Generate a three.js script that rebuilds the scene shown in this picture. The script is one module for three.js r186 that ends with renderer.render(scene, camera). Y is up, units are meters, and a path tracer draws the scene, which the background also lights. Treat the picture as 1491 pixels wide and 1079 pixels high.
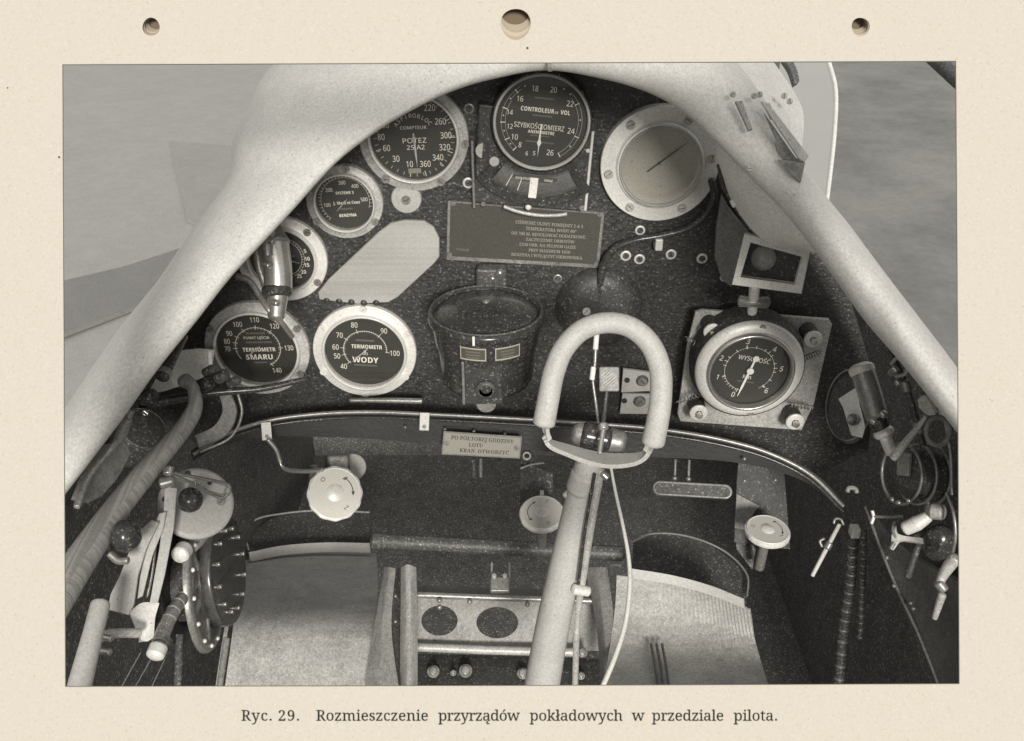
import * as THREE from 'three';
import { mergeGeometries, toCreasedNormals } from 'three/addons/utils/BufferGeometryUtils.js';
import { RoundedBoxGeometry } from 'three/addons/geometries/RoundedBoxGeometry.js';

// ---------------------------------------------------------------- camera, sky, sun, exposure
const scene = new THREE.Scene();
const EYE = new THREE.Vector3(0, 2.3, 0), PITCH = THREE.MathUtils.degToRad(30);
const PW = 1491, PH = 1079, FL = 1405;                       // photograph size and focal length, in photo pixels
const camera = new THREE.PerspectiveCamera(2 * THREE.MathUtils.radToDeg(Math.atan(PH / 2 / FL)), PW / PH, 0.05, 400);
camera.position.copy(EYE); camera.rotation.set(-PITCH, 0, 0); camera.updateMatrixWorld(true);
scene.add(camera);
{ // pale overcast sky
  const w = 64, h = 32, d = new Float32Array(w * h * 4);
  for (let j = 0; j < h; j++) for (let i = 0; i < w; i++) {
    const el = ((j + 0.5) / h - 0.5) * Math.PI, v = 0.46 + 0.13 * Math.max(0, Math.sin(el)), k = (j * w + i) * 4;
    d[k] = v; d[k + 1] = v * 0.995; d[k + 2] = v * 0.98; d[k + 3] = 1;
  }
  const t = new THREE.DataTexture(d, w, h, THREE.RGBAFormat, THREE.FloatType);
  t.mapping = THREE.EquirectangularReflectionMapping; t.magFilter = THREE.LinearFilter; t.needsUpdate = true;
  scene.background = t; scene.environment = t;
}
const sun = new THREE.DirectionalLight(new THREE.Color(1, 0.97, 0.92), 3.0);
sun.position.set(0.42, EYE.y + 0.95, 2.5); sun.target.position.set(0, EYE.y - 0.4, -0.8);
sun.castShadow = true; sun.shadow.radius = 22; sun.shadow.mapSize.set(2048, 2048);
Object.assign(sun.shadow.camera, { left: -3, right: 3, top: 3, bottom: -3, near: 0.1, far: 12 });
scene.add(sun, sun.target);
const renderer = new THREE.WebGLRenderer({ antialias: true });
renderer.toneMapping = THREE.LinearToneMapping; renderer.toneMappingExposure = 1.1;
renderer.shadowMap.enabled = true; renderer.setSize(1024, 741);

// ---------------------------------------------------------------- helpers
let seed = 7; const rnd = () => { seed = (seed * 1664525 + 1013904223) >>> 0; return seed / 4294967296; };
const V = (x, y, z) => new THREE.Vector3(x, y, z);
const FW = V(0, -Math.sin(PITCH), -Math.cos(PITCH)), UP = V(0, Math.cos(PITCH), -Math.sin(PITCH)), RT = V(1, 0, 0);
const W = (px, py, Z) => EYE.clone().addScaledVector(RT, (px - PW / 2) / FL * Z).addScaledVector(UP, (PH / 2 - py) / FL * Z).addScaledVector(FW, Z);
const W3 = (a) => W(a[0], a[1], a[2]);
const ZP = 0.85;                                             // instrument board: upright plane 0.85 m in front of the eye
function onBoard(px, py, off = 0) { const p = W(px, py, 1).sub(EYE); return EYE.clone().addScaledVector(p, -(ZP - off) / p.z); }
const depthOf = (p) => p.clone().sub(EYE).dot(FW);
const scaleAt = (p) => depthOf(p) / FL;
const taken = {};
const numbered = (n) => { const k = taken[n] = (taken[n] ?? -1) + 1; return k ? `${n}_${String(k).padStart(3, '0')}` : n; };
const rad = THREE.MathUtils.degToRad;

function texture(n, fn, colour = false, wrap = true) {
  const d = new Uint8Array(n * n * 4);
  for (let j = 0; j < n; j++) for (let i = 0; i < n; i++) { const v = Math.max(0, Math.min(255, fn(i, j) * 255)); const k = (j * n + i) * 4; d[k] = d[k + 1] = d[k + 2] = v; d[k + 3] = 255; }
  const t = new THREE.DataTexture(d, n, n); t.magFilter = THREE.LinearFilter; t.minFilter = THREE.LinearMipmapLinearFilter; t.generateMipmaps = true;
  if (wrap) t.wrapS = t.wrapT = THREE.RepeatWrapping;
  if (colour) t.colorSpace = THREE.SRGBColorSpace;
  t.needsUpdate = true; return t;
}
function lattice(n, cells) {                                   // tiling value noise, n px wide
  const g = new Float32Array(cells * cells); for (let i = 0; i < g.length; i++) g[i] = rnd();
  const s = (t) => t * t * (3 - 2 * t);
  return (i, j) => { const x = i / n * cells, y = j / n * cells, a = Math.floor(x), b = Math.floor(y), u = s(x - a), v = s(y - b), at = (p, q) => g[((q + cells) % cells) * cells + (p + cells) % cells];
    return (at(a, b) * (1 - u) + at(a + 1, b) * u) * (1 - v) + (at(a, b + 1) * (1 - u) + at(a + 1, b + 1) * u) * v; };
}
const TN = 512;
const n8 = lattice(TN, 8), n32 = lattice(TN, 32), n128 = lattice(TN, 128), n200 = lattice(TN, 200);
const specks = new Float32Array(TN * TN);
for (let k = 0; k < 13000; k++) { const x = rnd() * TN | 0, y = rnd() * TN | 0, v = Math.pow(rnd(), 1.6); specks[y * TN + x] = v; if (rnd() < 0.45) specks[y * TN + (x + 1) % TN] = v * 0.8; if (rnd() < 0.3) specks[((y + 1) % TN) * TN + x] = v * 0.7; }
const toS = (l) => l <= 0.0031308 ? l * 12.92 : 1.055 * Math.pow(l, 1 / 2.4) - 0.055;
// grain maps: linear value stored as sRGB, multiplied by the material colour
const grainDark = texture(TN, (i, j) => toS(0.05 + 0.06 * n200(i, j) + 0.04 * n32(i, j) + 0.02 * n8(i, j) + 0.14 * Math.pow(rnd(), 2) + specks[j * TN + i] * 1.0), true);     // mean about 0.18
const grainMid = texture(TN, (i, j) => toS(0.34 + 0.16 * n200(i, j) + 0.13 * n32(i, j) + 0.1 * n8(i, j) + 0.34 * (rnd() - 0.3) + specks[j * TN + i] * 0.3), true);         // mean about 0.64
const grainPale = texture(TN, (i, j) => toS(0.62 + 0.02 * n128(i, j) + 0.02 * n32(i, j) + 0.05 * n8(i, j) + 0.04 * n32(i, j) + 0.24 * rnd() - (rnd() < 0.002 ? 0.4 : 0)), true);       // mean about 0.86
const streak = new Float32Array(TN); for (let k = 0; k < TN; k++) streak[k] = rnd();
const grainBrushed = texture(TN, (i, j) => toS(0.5 + 0.1 * streak[j] * (0.4 + 0.6 * n8(i, j)) + 0.08 * n8(j, i) + 0.14 * n32(i >> 2, j) + 0.14 * rnd()), true);                       // mean about 0.74
const grainWood = texture(TN, (i, j) => toS(0.3 + 0.35 * lerpStreak(i + 6 * n8(i, j)) + 0.15 * n32(i, j >> 3) + 0.12 * rnd()), true);
function lerpStreak(x) { const a = Math.floor(x), t = x - a; return streak[((a % TN) + TN) % TN] * (1 - t) + streak[(((a + 1) % TN) + TN) % TN] * t; }
const bumpWrinkle = texture(TN, (i, j) => 0.5 * Math.abs(2 * n128(i, j) - 1) + 0.35 * n200(i, j) + 0.15 * n32(i, j));
const bumpFine = texture(TN, (i, j) => 0.5 * n200(i, j) + 0.3 * n32(i, j) + 0.2 * rnd());
for (const t of [grainDark, grainMid, grainPale, grainBrushed, grainWood, bumpWrinkle, bumpFine]) t.repeat.set(1 / 0.44, 1 / 0.44);

const MEAN = new Map([[grainDark, 0.18], [grainMid, 0.64], [grainPale, 0.8], [grainBrushed, 0.72], [grainWood, 0.6]]);
function mat(albedo, map, rough, metal = 0, bump = null, bs = 0, extra = {}) {
  const m = MEAN.get(map) ?? 1, a = albedo / m;
  return new THREE.MeshPhysicalMaterial({ color: new THREE.Color().setRGB(a, a * 0.972, a * 0.905), map, roughness: rough, metalness: metal, bumpMap: bump, bumpScale: bs, side: THREE.DoubleSide, ...extra });
}
const M = {
  board: mat(0.05, grainDark, 0.5, 0, bumpWrinkle, 0.0009),
  black: mat(0.062, grainDark, 0.5, 0, bumpFine, 0.0002),
  gloss: mat(0.06, grainDark, 0.22, 0),
  shell: mat(0.12, grainDark, 0.75, 0, bumpFine, 0.0004),
  dark: mat(0.1, grainDark, 0.5, 0, bumpFine, 0.0003),
  grey: mat(0.26, grainMid, 0.55, 0, bumpFine, 0.0003),
  mid: mat(0.33, grainMid, 0.5, 0, bumpFine, 0.0002),
  coaming: mat(0.57, grainPale, 0.8, 0, bumpFine, 0.0001),
  pale: mat(0.5, grainPale, 0.55, 0, bumpFine, 0.0001),
  white: mat(0.82, grainPale, 0.6),
  alu: mat(0.52, grainBrushed, 0.42, 0.25, bumpFine, 0.0001),
  bezel: mat(0.8, grainPale, 0.42, 0.15, bumpFine, 0.0001),
  bezelWorn: mat(0.52, grainMid, 0.45, 0.15, bumpFine, 0.0001),
  steel: mat(0.62, grainBrushed, 0.3, 0.8),
  worn: mat(0.35, grainMid, 0.38, 0.5, bumpFine, 0.0002),
  wood: mat(0.3, grainWood, 0.6, 0, bumpFine, 0.0003),
  rubber: mat(0.07, grainDark, 0.7),
  trough: mat(0.52, grainMid, 0.5, 0, bumpFine, 0.0003),
  grip: mat(0.5, grainPale, 0.6, 0, bumpFine, 0.0002),
  glass: new THREE.MeshPhysicalMaterial({ color: 0xffffff, roughness: 0.03, transmission: 1, thickness: 0, ior: 1.5, side: THREE.DoubleSide }),
  screen: new THREE.MeshPhysicalMaterial({ color: new THREE.Color(0.8, 0.8, 0.77), roughness: 0.25, transmission: 0.75, thickness: 0, ior: 1.5, side: THREE.DoubleSide }),
  paint: new THREE.MeshStandardMaterial({ color: new THREE.Color(0.85, 0.83, 0.76), roughness: 0.6 }),
};

function boxUV(g0) {                                            // uv in metres, each triangle projected along its dominant axis
  const g = g0.index ? g0.toNonIndexed() : g0, p = g.attributes.position, uv = new Float32Array(p.count * 2), ox = rnd() * 3, oy = rnd() * 3, A = V(), B = V(), C = V();
  for (let i = 0; i < p.count; i += 3) {
    A.fromBufferAttribute(p, i); B.fromBufferAttribute(p, i + 1).sub(A); C.fromBufferAttribute(p, i + 2).sub(A); B.cross(C);
    const ax = Math.abs(B.x), ay = Math.abs(B.y), az = Math.abs(B.z), m = az >= ax && az >= ay ? 0 : ax >= ay ? 1 : 2;
    for (let q = i; q < i + 3; q++) { const x = p.getX(q), y = p.getY(q), z = p.getZ(q); uv[q * 2] = (m === 1 ? z : x) + ox; uv[q * 2 + 1] = (m === 2 ? z : y) + oy; }
  }
  g.setAttribute('uv', new THREE.BufferAttribute(uv, 2)); return g;
}
function mesh(name, geos, m, parent, keepUV = false) {
  let list = (Array.isArray(geos) ? geos : [geos]);
  if (list.length > 1) list = list.map((g) => { const h = g.index ? g.toNonIndexed() : g; for (const k of Object.keys(h.attributes)) if (!['position', 'normal', 'uv'].includes(k)) h.deleteAttribute(k); if (!h.attributes.uv) h.setAttribute('uv', new THREE.BufferAttribute(new Float32Array(h.attributes.position.count * 2), 2)); return h; });
  let g = list.length > 1 ? mergeGeometries(list) : list[0];
  if (!keepUV) g = boxUV(g);
  const o = new THREE.Mesh(g, m); o.name = parent ? name : numbered(name); o.castShadow = o.receiveShadow = true; (parent ?? scene).add(o); return o;
}
function tag(o, label, category, group) { o.userData = { label, category }; if (group) o.userData.group = group; return o; }
function structure(o) { o.userData = { kind: 'structure' }; return o; }
function thing(name, label, category, pos, group) {
  const o = new THREE.Group(); o.name = numbered(name); if (pos) o.position.copy(pos); scene.add(o); return tag(o, label, category, group);
}
// a group on the instrument board: x right, y up, z towards the pilot; k = metres per photo pixel there
function boardThing(name, label, category, px, py, roll = 0, off = 0, group) {
  const p = onBoard(px, py, off), o = thing(name, label, category, p, group); o.rotation.z = rad(roll); o.k = scaleAt(p); return o;
}
function aim(o, n, upHint = UP) { // turn local z to n
  const z = n.clone().normalize(), x = upHint.clone().cross(z).normalize(), y = z.clone().cross(x);
  o.quaternion.setFromRotationMatrix(new THREE.Matrix4().makeBasis(x, y, z)); return o;
}
const facing = (p, up = 0, right = 0) => { const c = EYE.clone().sub(p).normalize(), r = UP.clone().cross(c).normalize(), u = c.clone().cross(r); return c.clone().multiplyScalar(Math.cos(rad(up)) * Math.cos(rad(right))).addScaledVector(u, Math.sin(rad(up))).addScaledVector(r, Math.sin(rad(right)) * Math.cos(rad(up))).normalize(); };
const at = (g, x, y, z) => g.translate(x, y, z);
const lathe = (pts, seg = 48) => new THREE.LatheGeometry(pts.map(([r, y]) => new THREE.Vector2(r, y)), seg).rotateX(Math.PI / 2);   // axis = local z
const cyl = (r, h, seg = 20, r2 = r) => { const b = Math.min(r, r2, h) * 0.12; return lathe([[0, 0], [r, 0], [r2, h - b], [r2 - b, h], [0, h]].map(([a, c]) => [a + 1e-6, c]), seg); };
const rbox = (w, h, d, r = Math.min(w, h, d) * 0.18) => new RoundedBoxGeometry(w, h, d, 2, r);
const curveOf = (pts) => new THREE.CatmullRomCurve3(pts.map((p) => p.isVector3 ? p : W3(p)), false, 'centripetal');
// round bar along photo points [px, py, depth]; radii in photo pixels, one or many along the way; rounded ends
function bar(pts, radii, seg = 10, steps = 0, base = null) {
  const c = curveOf(pts), n = steps || Math.max(6, pts.length * 8), fr = c.computeFrenetFrames(n, false), rr = Array.isArray(radii) ? radii : [radii];
  const pos = [], idx = []; const rings = [];
  const rAt = (t) => { const x = t * (rr.length - 1), a = Math.floor(x), f = x - a; return rr[a] * (1 - f) + rr[Math.min(a + 1, rr.length - 1)] * f; };
  for (let i = 0; i <= n; i++) { const t = i / n, p = c.getPoint(t); rings.push([p, fr.normals[i], fr.binormals[i], rAt(t) * scaleAt(p)]); }
  const first = rings[0], last = rings[n], t0 = c.getTangent(0), t1 = c.getTangent(1);
  const cap = (r, dir) => [[0.35, 0.9], [0.7, 0.6], [0.85, 0.02]].map(([o, s]) => [r[0].clone().addScaledVector(dir, r[3] * o * 0.5), r[1], r[2], r[3] * s]);
  const all = [...cap(first, t0.clone().negate()).reverse(), ...rings, ...cap(last, t1)];
  for (const [p, a, b, r] of all) for (let k = 0; k < seg; k++) { const th = k / seg * Math.PI * 2; const q = p.clone().addScaledVector(a, Math.cos(th) * r).addScaledVector(b, Math.sin(th) * r); if (base) q.sub(base); pos.push(q.x, q.y, q.z); }
  for (let i = 0; i < all.length - 1; i++) for (let k = 0; k < seg; k++) { const a = i * seg + k, b = i * seg + (k + 1) % seg; idx.push(a, b, a + seg, b, b + seg, a + seg); }
  const g = new THREE.BufferGeometry(); g.setAttribute('position', new THREE.Float32BufferAttribute(pos, 3)); g.setIndex(idx); g.computeVertexNormals(); return g;
}
// sheet through a grid of photo points, smooth, with thickness t (metres) and an optional height function along its normal
function sheet(rows, t = 0.0015, nu = 24, nv = 24, ripple = null, base = null) {
  const curves = rows.map((r) => curveOf(r)); const grid = [];
  for (let i = 0; i <= nu; i++) { const col = new THREE.CatmullRomCurve3(curves.map((c) => c.getPoint(i / nu)), false, 'centripetal'); const line = []; for (let j = 0; j <= nv; j++) line.push(rows.length === 2 ? col.getPoint(j / nv) : col.getPoint(j / nv)); grid.push(line); }
  const P = (i, j) => grid[Math.max(0, Math.min(nu, i))][Math.max(0, Math.min(nv, j))];
  const N = (i, j) => { const a = P(i + 1, j).clone().sub(P(i - 1, j)), b = P(i, j + 1).clone().sub(P(i, j - 1)); const n = a.cross(b).normalize(); if (n.dot(EYE.clone().sub(P(i, j))) < 0) n.negate(); return n; };
  const pos = [], idx = [], w = nv + 1, half = (nu + 1) * w;
  for (const s of [0, -1]) for (let i = 0; i <= nu; i++) for (let j = 0; j <= nv; j++) { const q = P(i, j).clone().addScaledVector(N(i, j), s * t + (ripple ? ripple(i / nu, j / nv) : 0)); if (base) q.sub(base); pos.push(q.x, q.y, q.z); }
  for (let i = 0; i < nu; i++) for (let j = 0; j < nv; j++) { const a = i * w + j, b = a + w; idx.push(a, b, a + 1, b, b + 1, a + 1, half + a, half + a + 1, half + b, half + b, half + a + 1, half + b + 1); }
  const edge = []; for (let i = 0; i < nu; i++) edge.push([i * w, (i + 1) * w], [i * w + nv, (i + 1) * w + nv]); for (let j = 0; j < nv; j++) edge.push([j, j + 1], [nu * w + j, nu * w + j + 1]);
  for (const [a, b] of edge) idx.push(a, b, half + a, b, half + b, half + a);
  const g = new THREE.BufferGeometry(); g.setAttribute('position', new THREE.Float32BufferAttribute(pos, 3)); g.setIndex(idx); g.computeVertexNormals();
  return toCreasedNormals(g, rad(40));
}
// flat plate from photo points, lying in the plane through point c with normal n, thickness t
function plate(pts, cpx, cpy, Z, n, t = 0.002, holes = [], bevel = 0.0004, base = null) {
  const c = W(cpx, cpy, Z), z = n.clone().normalize(), x = UP.clone().cross(z).normalize(), y = z.clone().cross(x);
  const to2 = ([px, py]) => { const d = W(px, py, 1).sub(EYE), k = c.clone().sub(EYE).dot(z) / d.dot(z), q = EYE.clone().addScaledVector(d, k).sub(c); return new THREE.Vector2(q.dot(x), q.dot(y)); };
  const s = new THREE.Shape(pts.map(to2)); for (const h of holes) s.holes.push(new THREE.Path(h.map(to2)));
  const g = new THREE.ExtrudeGeometry(s, { depth: t, bevelEnabled: bevel > 0, bevelSize: bevel, bevelOffset: -bevel, bevelThickness: bevel, bevelSegments: 1, curveSegments: 10 });
  g.applyMatrix4(new THREE.Matrix4().makeBasis(x, y, z).setPosition(base ? c.sub(base) : c)); return g;
}
const ellipse = (cx, cy, rx, ry, n = 32, roll = 0) => Array.from({ length: n }, (_, i) => { const a = i / n * Math.PI * 2, u = Math.cos(a) * rx, v = Math.sin(a) * ry, c = Math.cos(roll), s = Math.sin(roll); return [cx + u * c - v * s, cy + u * s + v * c]; });
const BN = V(0, 0, 1);
// slotted screw head, axis local z
const screwCache = new Map();
function screwGeo(r, h = r * 0.6) {
  const key = r.toFixed(5); if (screwCache.has(key)) return screwCache.get(key);
  const s = new THREE.Shape(); s.absarc(0, 0, r * 0.92, 0, Math.PI * 2); const q = new THREE.Path(), a = r * 0.72, b = r * 0.14; q.moveTo(-a, -b); q.lineTo(a, -b); q.lineTo(a, b); q.lineTo(-a, b); s.holes.push(q);
  const g = mergeGeometries([new THREE.ExtrudeGeometry(s, { depth: h * 0.6, bevelEnabled: true, bevelSize: r * 0.08, bevelThickness: r * 0.1, bevelSegments: 1, curveSegments: 8 }).translate(0, 0, h * 0.3), new THREE.CylinderGeometry(r * 0.9, r * 0.95, h * 0.35, 16).rotateX(Math.PI / 2).translate(0, 0, h * 0.17).toNonIndexed()]);
  boxUV(g); screwCache.set(key, g); return g;
}
function screw(parent, x, y, z, r, m = M.steel, turn = rnd() * 3, name = 'screw') {
  const o = new THREE.Mesh(screwGeo(r), m); o.name = name; o.position.set(x, y, z); o.rotation.z = turn; o.castShadow = o.receiveShadow = true; parent.add(o); return o;
}
function canvasMap(w, h, draw) {
  const c = document.createElement('canvas'); c.width = w; c.height = h; const x = c.getContext('2d'); draw(x, w, h);
  const t = new THREE.CanvasTexture(c); t.colorSpace = THREE.SRGBColorSpace; t.anisotropy = 4; return t;
}
const print = (map, rough = 0.6) => new THREE.MeshStandardMaterial({ map, roughness: rough, side: THREE.DoubleSide });
const INK = '#eee8d8', FACE = '#36352f';
function noiseOver(x, w, h, dens, a, b) { for (let i = 0; i < w * h * dens; i++) { const s = rnd(); x.fillStyle = s < 0.5 ? a : b; x.fillRect(rnd() * w, rnd() * h, 1 + rnd() * 1.6, 1 + rnd() * 1.6); } }
const text = (x, s, px, py, size, { font = 'sans-serif', weight = '', squeeze = 1, colour = INK, turn = 0, align = 'center' } = {}) => { x.save(); x.translate(px, py); x.rotate(turn); x.scale(squeeze, 1); x.font = `${weight} ${size}px ${font}`; x.fillStyle = colour; x.textAlign = align; x.textBaseline = 'middle'; x.fillText(s, 0, 0); x.restore(); };

// ---------------------------------------------------------------- the setting: ground, cockpit tub
function groundMat() { // mottled dry airfield turf
  const a = lattice(TN, 6), b = lattice(TN, 24), c = lattice(TN, 90), t = texture(TN, (i, j) => toS(0.42 + 0.14 * (a(i, j) - 0.5) + 0.08 * (b(i, j) - 0.5) + 0.06 * (c(i, j) - 0.5) + 0.06 * (rnd() - 0.5)), true); t.repeat.set(1 / 3, 1 / 3);
  return new THREE.MeshStandardMaterial({ map: t, color: new THREE.Color(0.58, 0.565, 0.525), roughness: 0.95 });
}
{
  const g = new THREE.PlaneGeometry(600, 600, 1, 1).rotateX(-Math.PI / 2); structure(mesh('ground', g, groundMat(), null));
  const box = (x0, x1, y0, y1, z0, z1) => new THREE.BoxGeometry(x1 - x0, y1 - y0, z1 - z0).translate((x0 + x1) / 2, EYE.y + (y0 + y1) / 2, (z0 + z1) / 2);
  structure(mesh('cockpit_floor', box(-0.43, 0.43, -1.06, -1.03, -1.5, -0.25), M.shell));
  structure(mesh('firewall', [box(-0.43, 0.43, -1.03, -0.5, -1.5, -1.47), box(-0.28, 0.28, -0.5, -0.27, -1.499, -1.471)], M.shell));
  structure(mesh('cockpit_side_wall', box(-0.38, -0.365, -1.03, -0.48, -1.47, -0.3), M.shell));
  structure(mesh('cockpit_side_wall', box(0.41, 0.425, -1.03, -0.48, -1.47, -0.3), M.shell));
}
// lower wings beside the fuselage, seen over the coaming
function wing(side, label, m) {
  const prof = [[-0.25, -0.06], [-0.25, 0], [-0.6, 0.035], [-1.4, 0.06], [-2.6, 0.06], [-4.4, 0.0], [-5.0, -0.06], [-4.4, -0.09], [-1.2, -0.1]];
  const s = new THREE.Shape(); s.moveTo(...prof[0]); s.lineTo(...prof[1]); s.splineThru(prof.slice(2, 7).map((p) => new THREE.Vector2(...p))); s.lineTo(...prof[7]); s.lineTo(...prof[8]);
  const g = new THREE.ExtrudeGeometry(s, { depth: 3.2, bevelEnabled: false, curveSegments: 20 }); g.rotateY(-Math.PI / 2);           // shape x -> z, depth -> -x
  const t = thing('lower_wing', label, 'wing');
  if (side > 0) g.translate(3.2 + 0.42, EYE.y - 0.62, 0); else g.translate(-0.42, EYE.y - 0.62, 0);
  mesh('wing_skin', toCreasedNormals(g, rad(35)), m, t);
  return t;
}
const leftWing = wing(-1, 'pale fabric wing beyond the bare left rim of the cockpit', mat(0.38, grainPale, 0.85, 0, bumpFine, 0.0002));
tag(mesh('wing_strut', bar([[1350, 75, 1.9], [1381, 104, 1.8], [1420, 140, 1.7]], [11, 11, 11], 14), mat(0.09, grainDark, 0.8), null), 'thin dark strut crossing beyond the wire edged windscreen', 'strut');
{ // strip painted as a soft diagonal shadow, and a grey patch, on the wing
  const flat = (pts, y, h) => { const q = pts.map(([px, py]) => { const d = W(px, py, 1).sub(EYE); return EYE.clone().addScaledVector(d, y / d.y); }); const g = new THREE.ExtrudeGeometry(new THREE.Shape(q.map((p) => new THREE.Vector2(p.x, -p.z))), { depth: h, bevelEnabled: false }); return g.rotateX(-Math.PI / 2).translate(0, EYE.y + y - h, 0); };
  mesh('painted_shadow_strip', flat([[40, 424], [95, 408], [180, 388], [290, 352], [360, 330], [360, 380], [260, 424], [180, 452], [95, 484], [40, 500]], -0.557, 0.006), mat(0.24, grainPale, 0.9), leftWing);
  mesh('grey_patch', flat([[246, 205], [300, 209], [350, 213], [350, 330], [310, 338], [272, 318], [258, 262]], -0.553, 0.006), mat(0.34, grainPale, 0.9), leftWing);
}
// ---------------------------------------------------------------- coaming round the cockpit opening
{
  const t = thing('cockpit_coaming', 'pale padded rim arching over the whole instrument board', 'coaming');
  const inner = [[60, 765, 0.57], [96, 719, 0.58], [132, 672, 0.585], [178, 611, 0.595], [227, 542, 0.61], [286, 468, 0.62], [338, 402, 0.635], [389, 347, 0.65], [425, 308, 0.66], [489, 238, 0.68], [534, 202, 0.69], [587, 168, 0.7], [662, 132, 0.715], [720, 115, 0.72], [795, 103, 0.725], [880, 116, 0.72], [950, 138, 0.71], [1000, 168, 0.7], [1047, 213, 0.69], [1102, 269, 0.675], [1139, 306, 0.665], [1184, 363, 0.65], [1213, 403, 0.642], [1258, 466, 0.63], [1312, 529, 0.61], [1391, 627, 0.59], [1440, 690, 0.58]];
  const outer = [[20, 690, 0.67], [60, 635, 0.68], [95, 592, 0.69], [125, 548, 0.7], [150, 512, 0.71], [180, 470, 0.72], [230, 408, 0.75], [268, 352, 0.77], [300, 306, 0.79], [334, 258, 0.8], [338, 212, 0.82], [356, 166, 0.84], [412, 84, 0.88], [600, 40, 0.92], [800, 20, 0.92], [900, 22, 0.9], [970, 32, 0.8], [1040, 60, 0.77], [1090, 110, 0.745], [1135, 180, 0.72], [1165, 232, 0.705], [1205, 288, 0.69], [1235, 325, 0.68], [1270, 372, 0.665], [1310, 425, 0.65], [1390, 530, 0.62], [1440, 600, 0.61]];
  const lip = inner.map((_, i) => 0.006 + 0.004 * Math.min(1, i / 12) + 0.008 * Math.min(1, Math.max(0, (i - 13) / 5)));
  const ci = curveOf(inner), co = curveOf(outer), nT = 320, nS = 38, pos = [], idx = [], lining = [];
  const nP = inner.length - 1;
  for (let i = 0; i <= nT; i++) {
    const u = i / nT, I = ci.getPoint(u), O = co.getPoint(u), x = u * nP, a = Math.min(nP - 1, Math.floor(x)), r0 = lip[a] * (1 - x + a) + lip[a + 1] * (x - a);
    const n = EYE.clone().sub(I).normalize(), e = O.clone().sub(I); e.addScaledVector(n, -e.dot(n)); const wide = e.length(), r = Math.min(r0, wide * 0.36); e.normalize();
    const c = I.clone().addScaledVector(e, r), line = [];
    for (let k = 0; k <= 14; k++) { const th = rad(-170 + k / 14 * 250); line.push(c.clone().addScaledVector(e, -r * Math.cos(th)).addScaledVector(n, r * Math.sin(th))); }
    const S = line[14], ctrl = S.clone().addScaledVector(e, (wide - r) * 0.85).addScaledVector(n, 0.004);
    for (let k = 1; k <= 20; k++) { const q = k / 20; line.push(S.clone().multiplyScalar((1 - q) * (1 - q)).addScaledVector(ctrl, 2 * q * (1 - q)).addScaledVector(O, q * q)); }
    const out = e.clone().setY(0).setZ(e.z * 0.2).normalize();
    const edge = O.clone().addScaledVector(n, -0.006), w = Math.min(1, Math.max(0, (Math.abs(O.x) - 0.13) / 0.07));
    line.push(edge, edge.clone().add(V(0, -0.01, 0)), edge.clone().add(V(0, -0.02, 0)), edge.clone().add(V(0, -0.026, 0)));
    const foot = edge.clone(); foot.x = foot.x * (1 - w) + (O.x < 0 ? -0.366 : 0.411) * w; foot.y = (edge.y - 0.03) * (1 - w) + (EYE.y - 0.49) * w;
    lining.push(edge.clone().add(V(0, -0.022, 0)), edge.clone().lerp(foot, 0.5).add(V(0, -0.02, 0)), foot);
    for (const p of line) pos.push(p.x, p.y, p.z);
  }
  for (let i = 0; i < nT; i++) for (let k = 0; k < nS; k++) { const a = i * (nS + 1) + k, b = a + nS + 1; idx.push(a, b, a + 1, b, b + 1, a + 1); }
  const g = new THREE.BufferGeometry(); g.setAttribute('position', new THREE.Float32BufferAttribute(pos, 3)); g.setIndex(idx); g.computeVertexNormals();
  mesh('coaming_skin', g, M.coaming, t);
  const lg = new THREE.BufferGeometry(), li = []; lg.setAttribute('position', new THREE.Float32BufferAttribute(lining.flatMap((p) => [p.x, p.y, p.z]), 3));
  for (let i = 0; i < nT; i++) for (let k = 0; k < 2; k++) { const a = i * 3 + k, b = a + 3; li.push(a, b, a + 1, b, b + 1, a + 1); } lg.setIndex(li); lg.computeVertexNormals();
  mesh('side_lining', lg, M.shell, t);
  // stitched seam where the two halves of the rim meet
  mesh('seam', sheet([[[796, 60, 0.80], [797, 92, 0.70], [798, 104, 0.706]], [[802, 60, 0.80], [803, 92, 0.70], [804, 104, 0.706]]], 0.001, 8, 2), M.mid, t);
}
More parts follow.
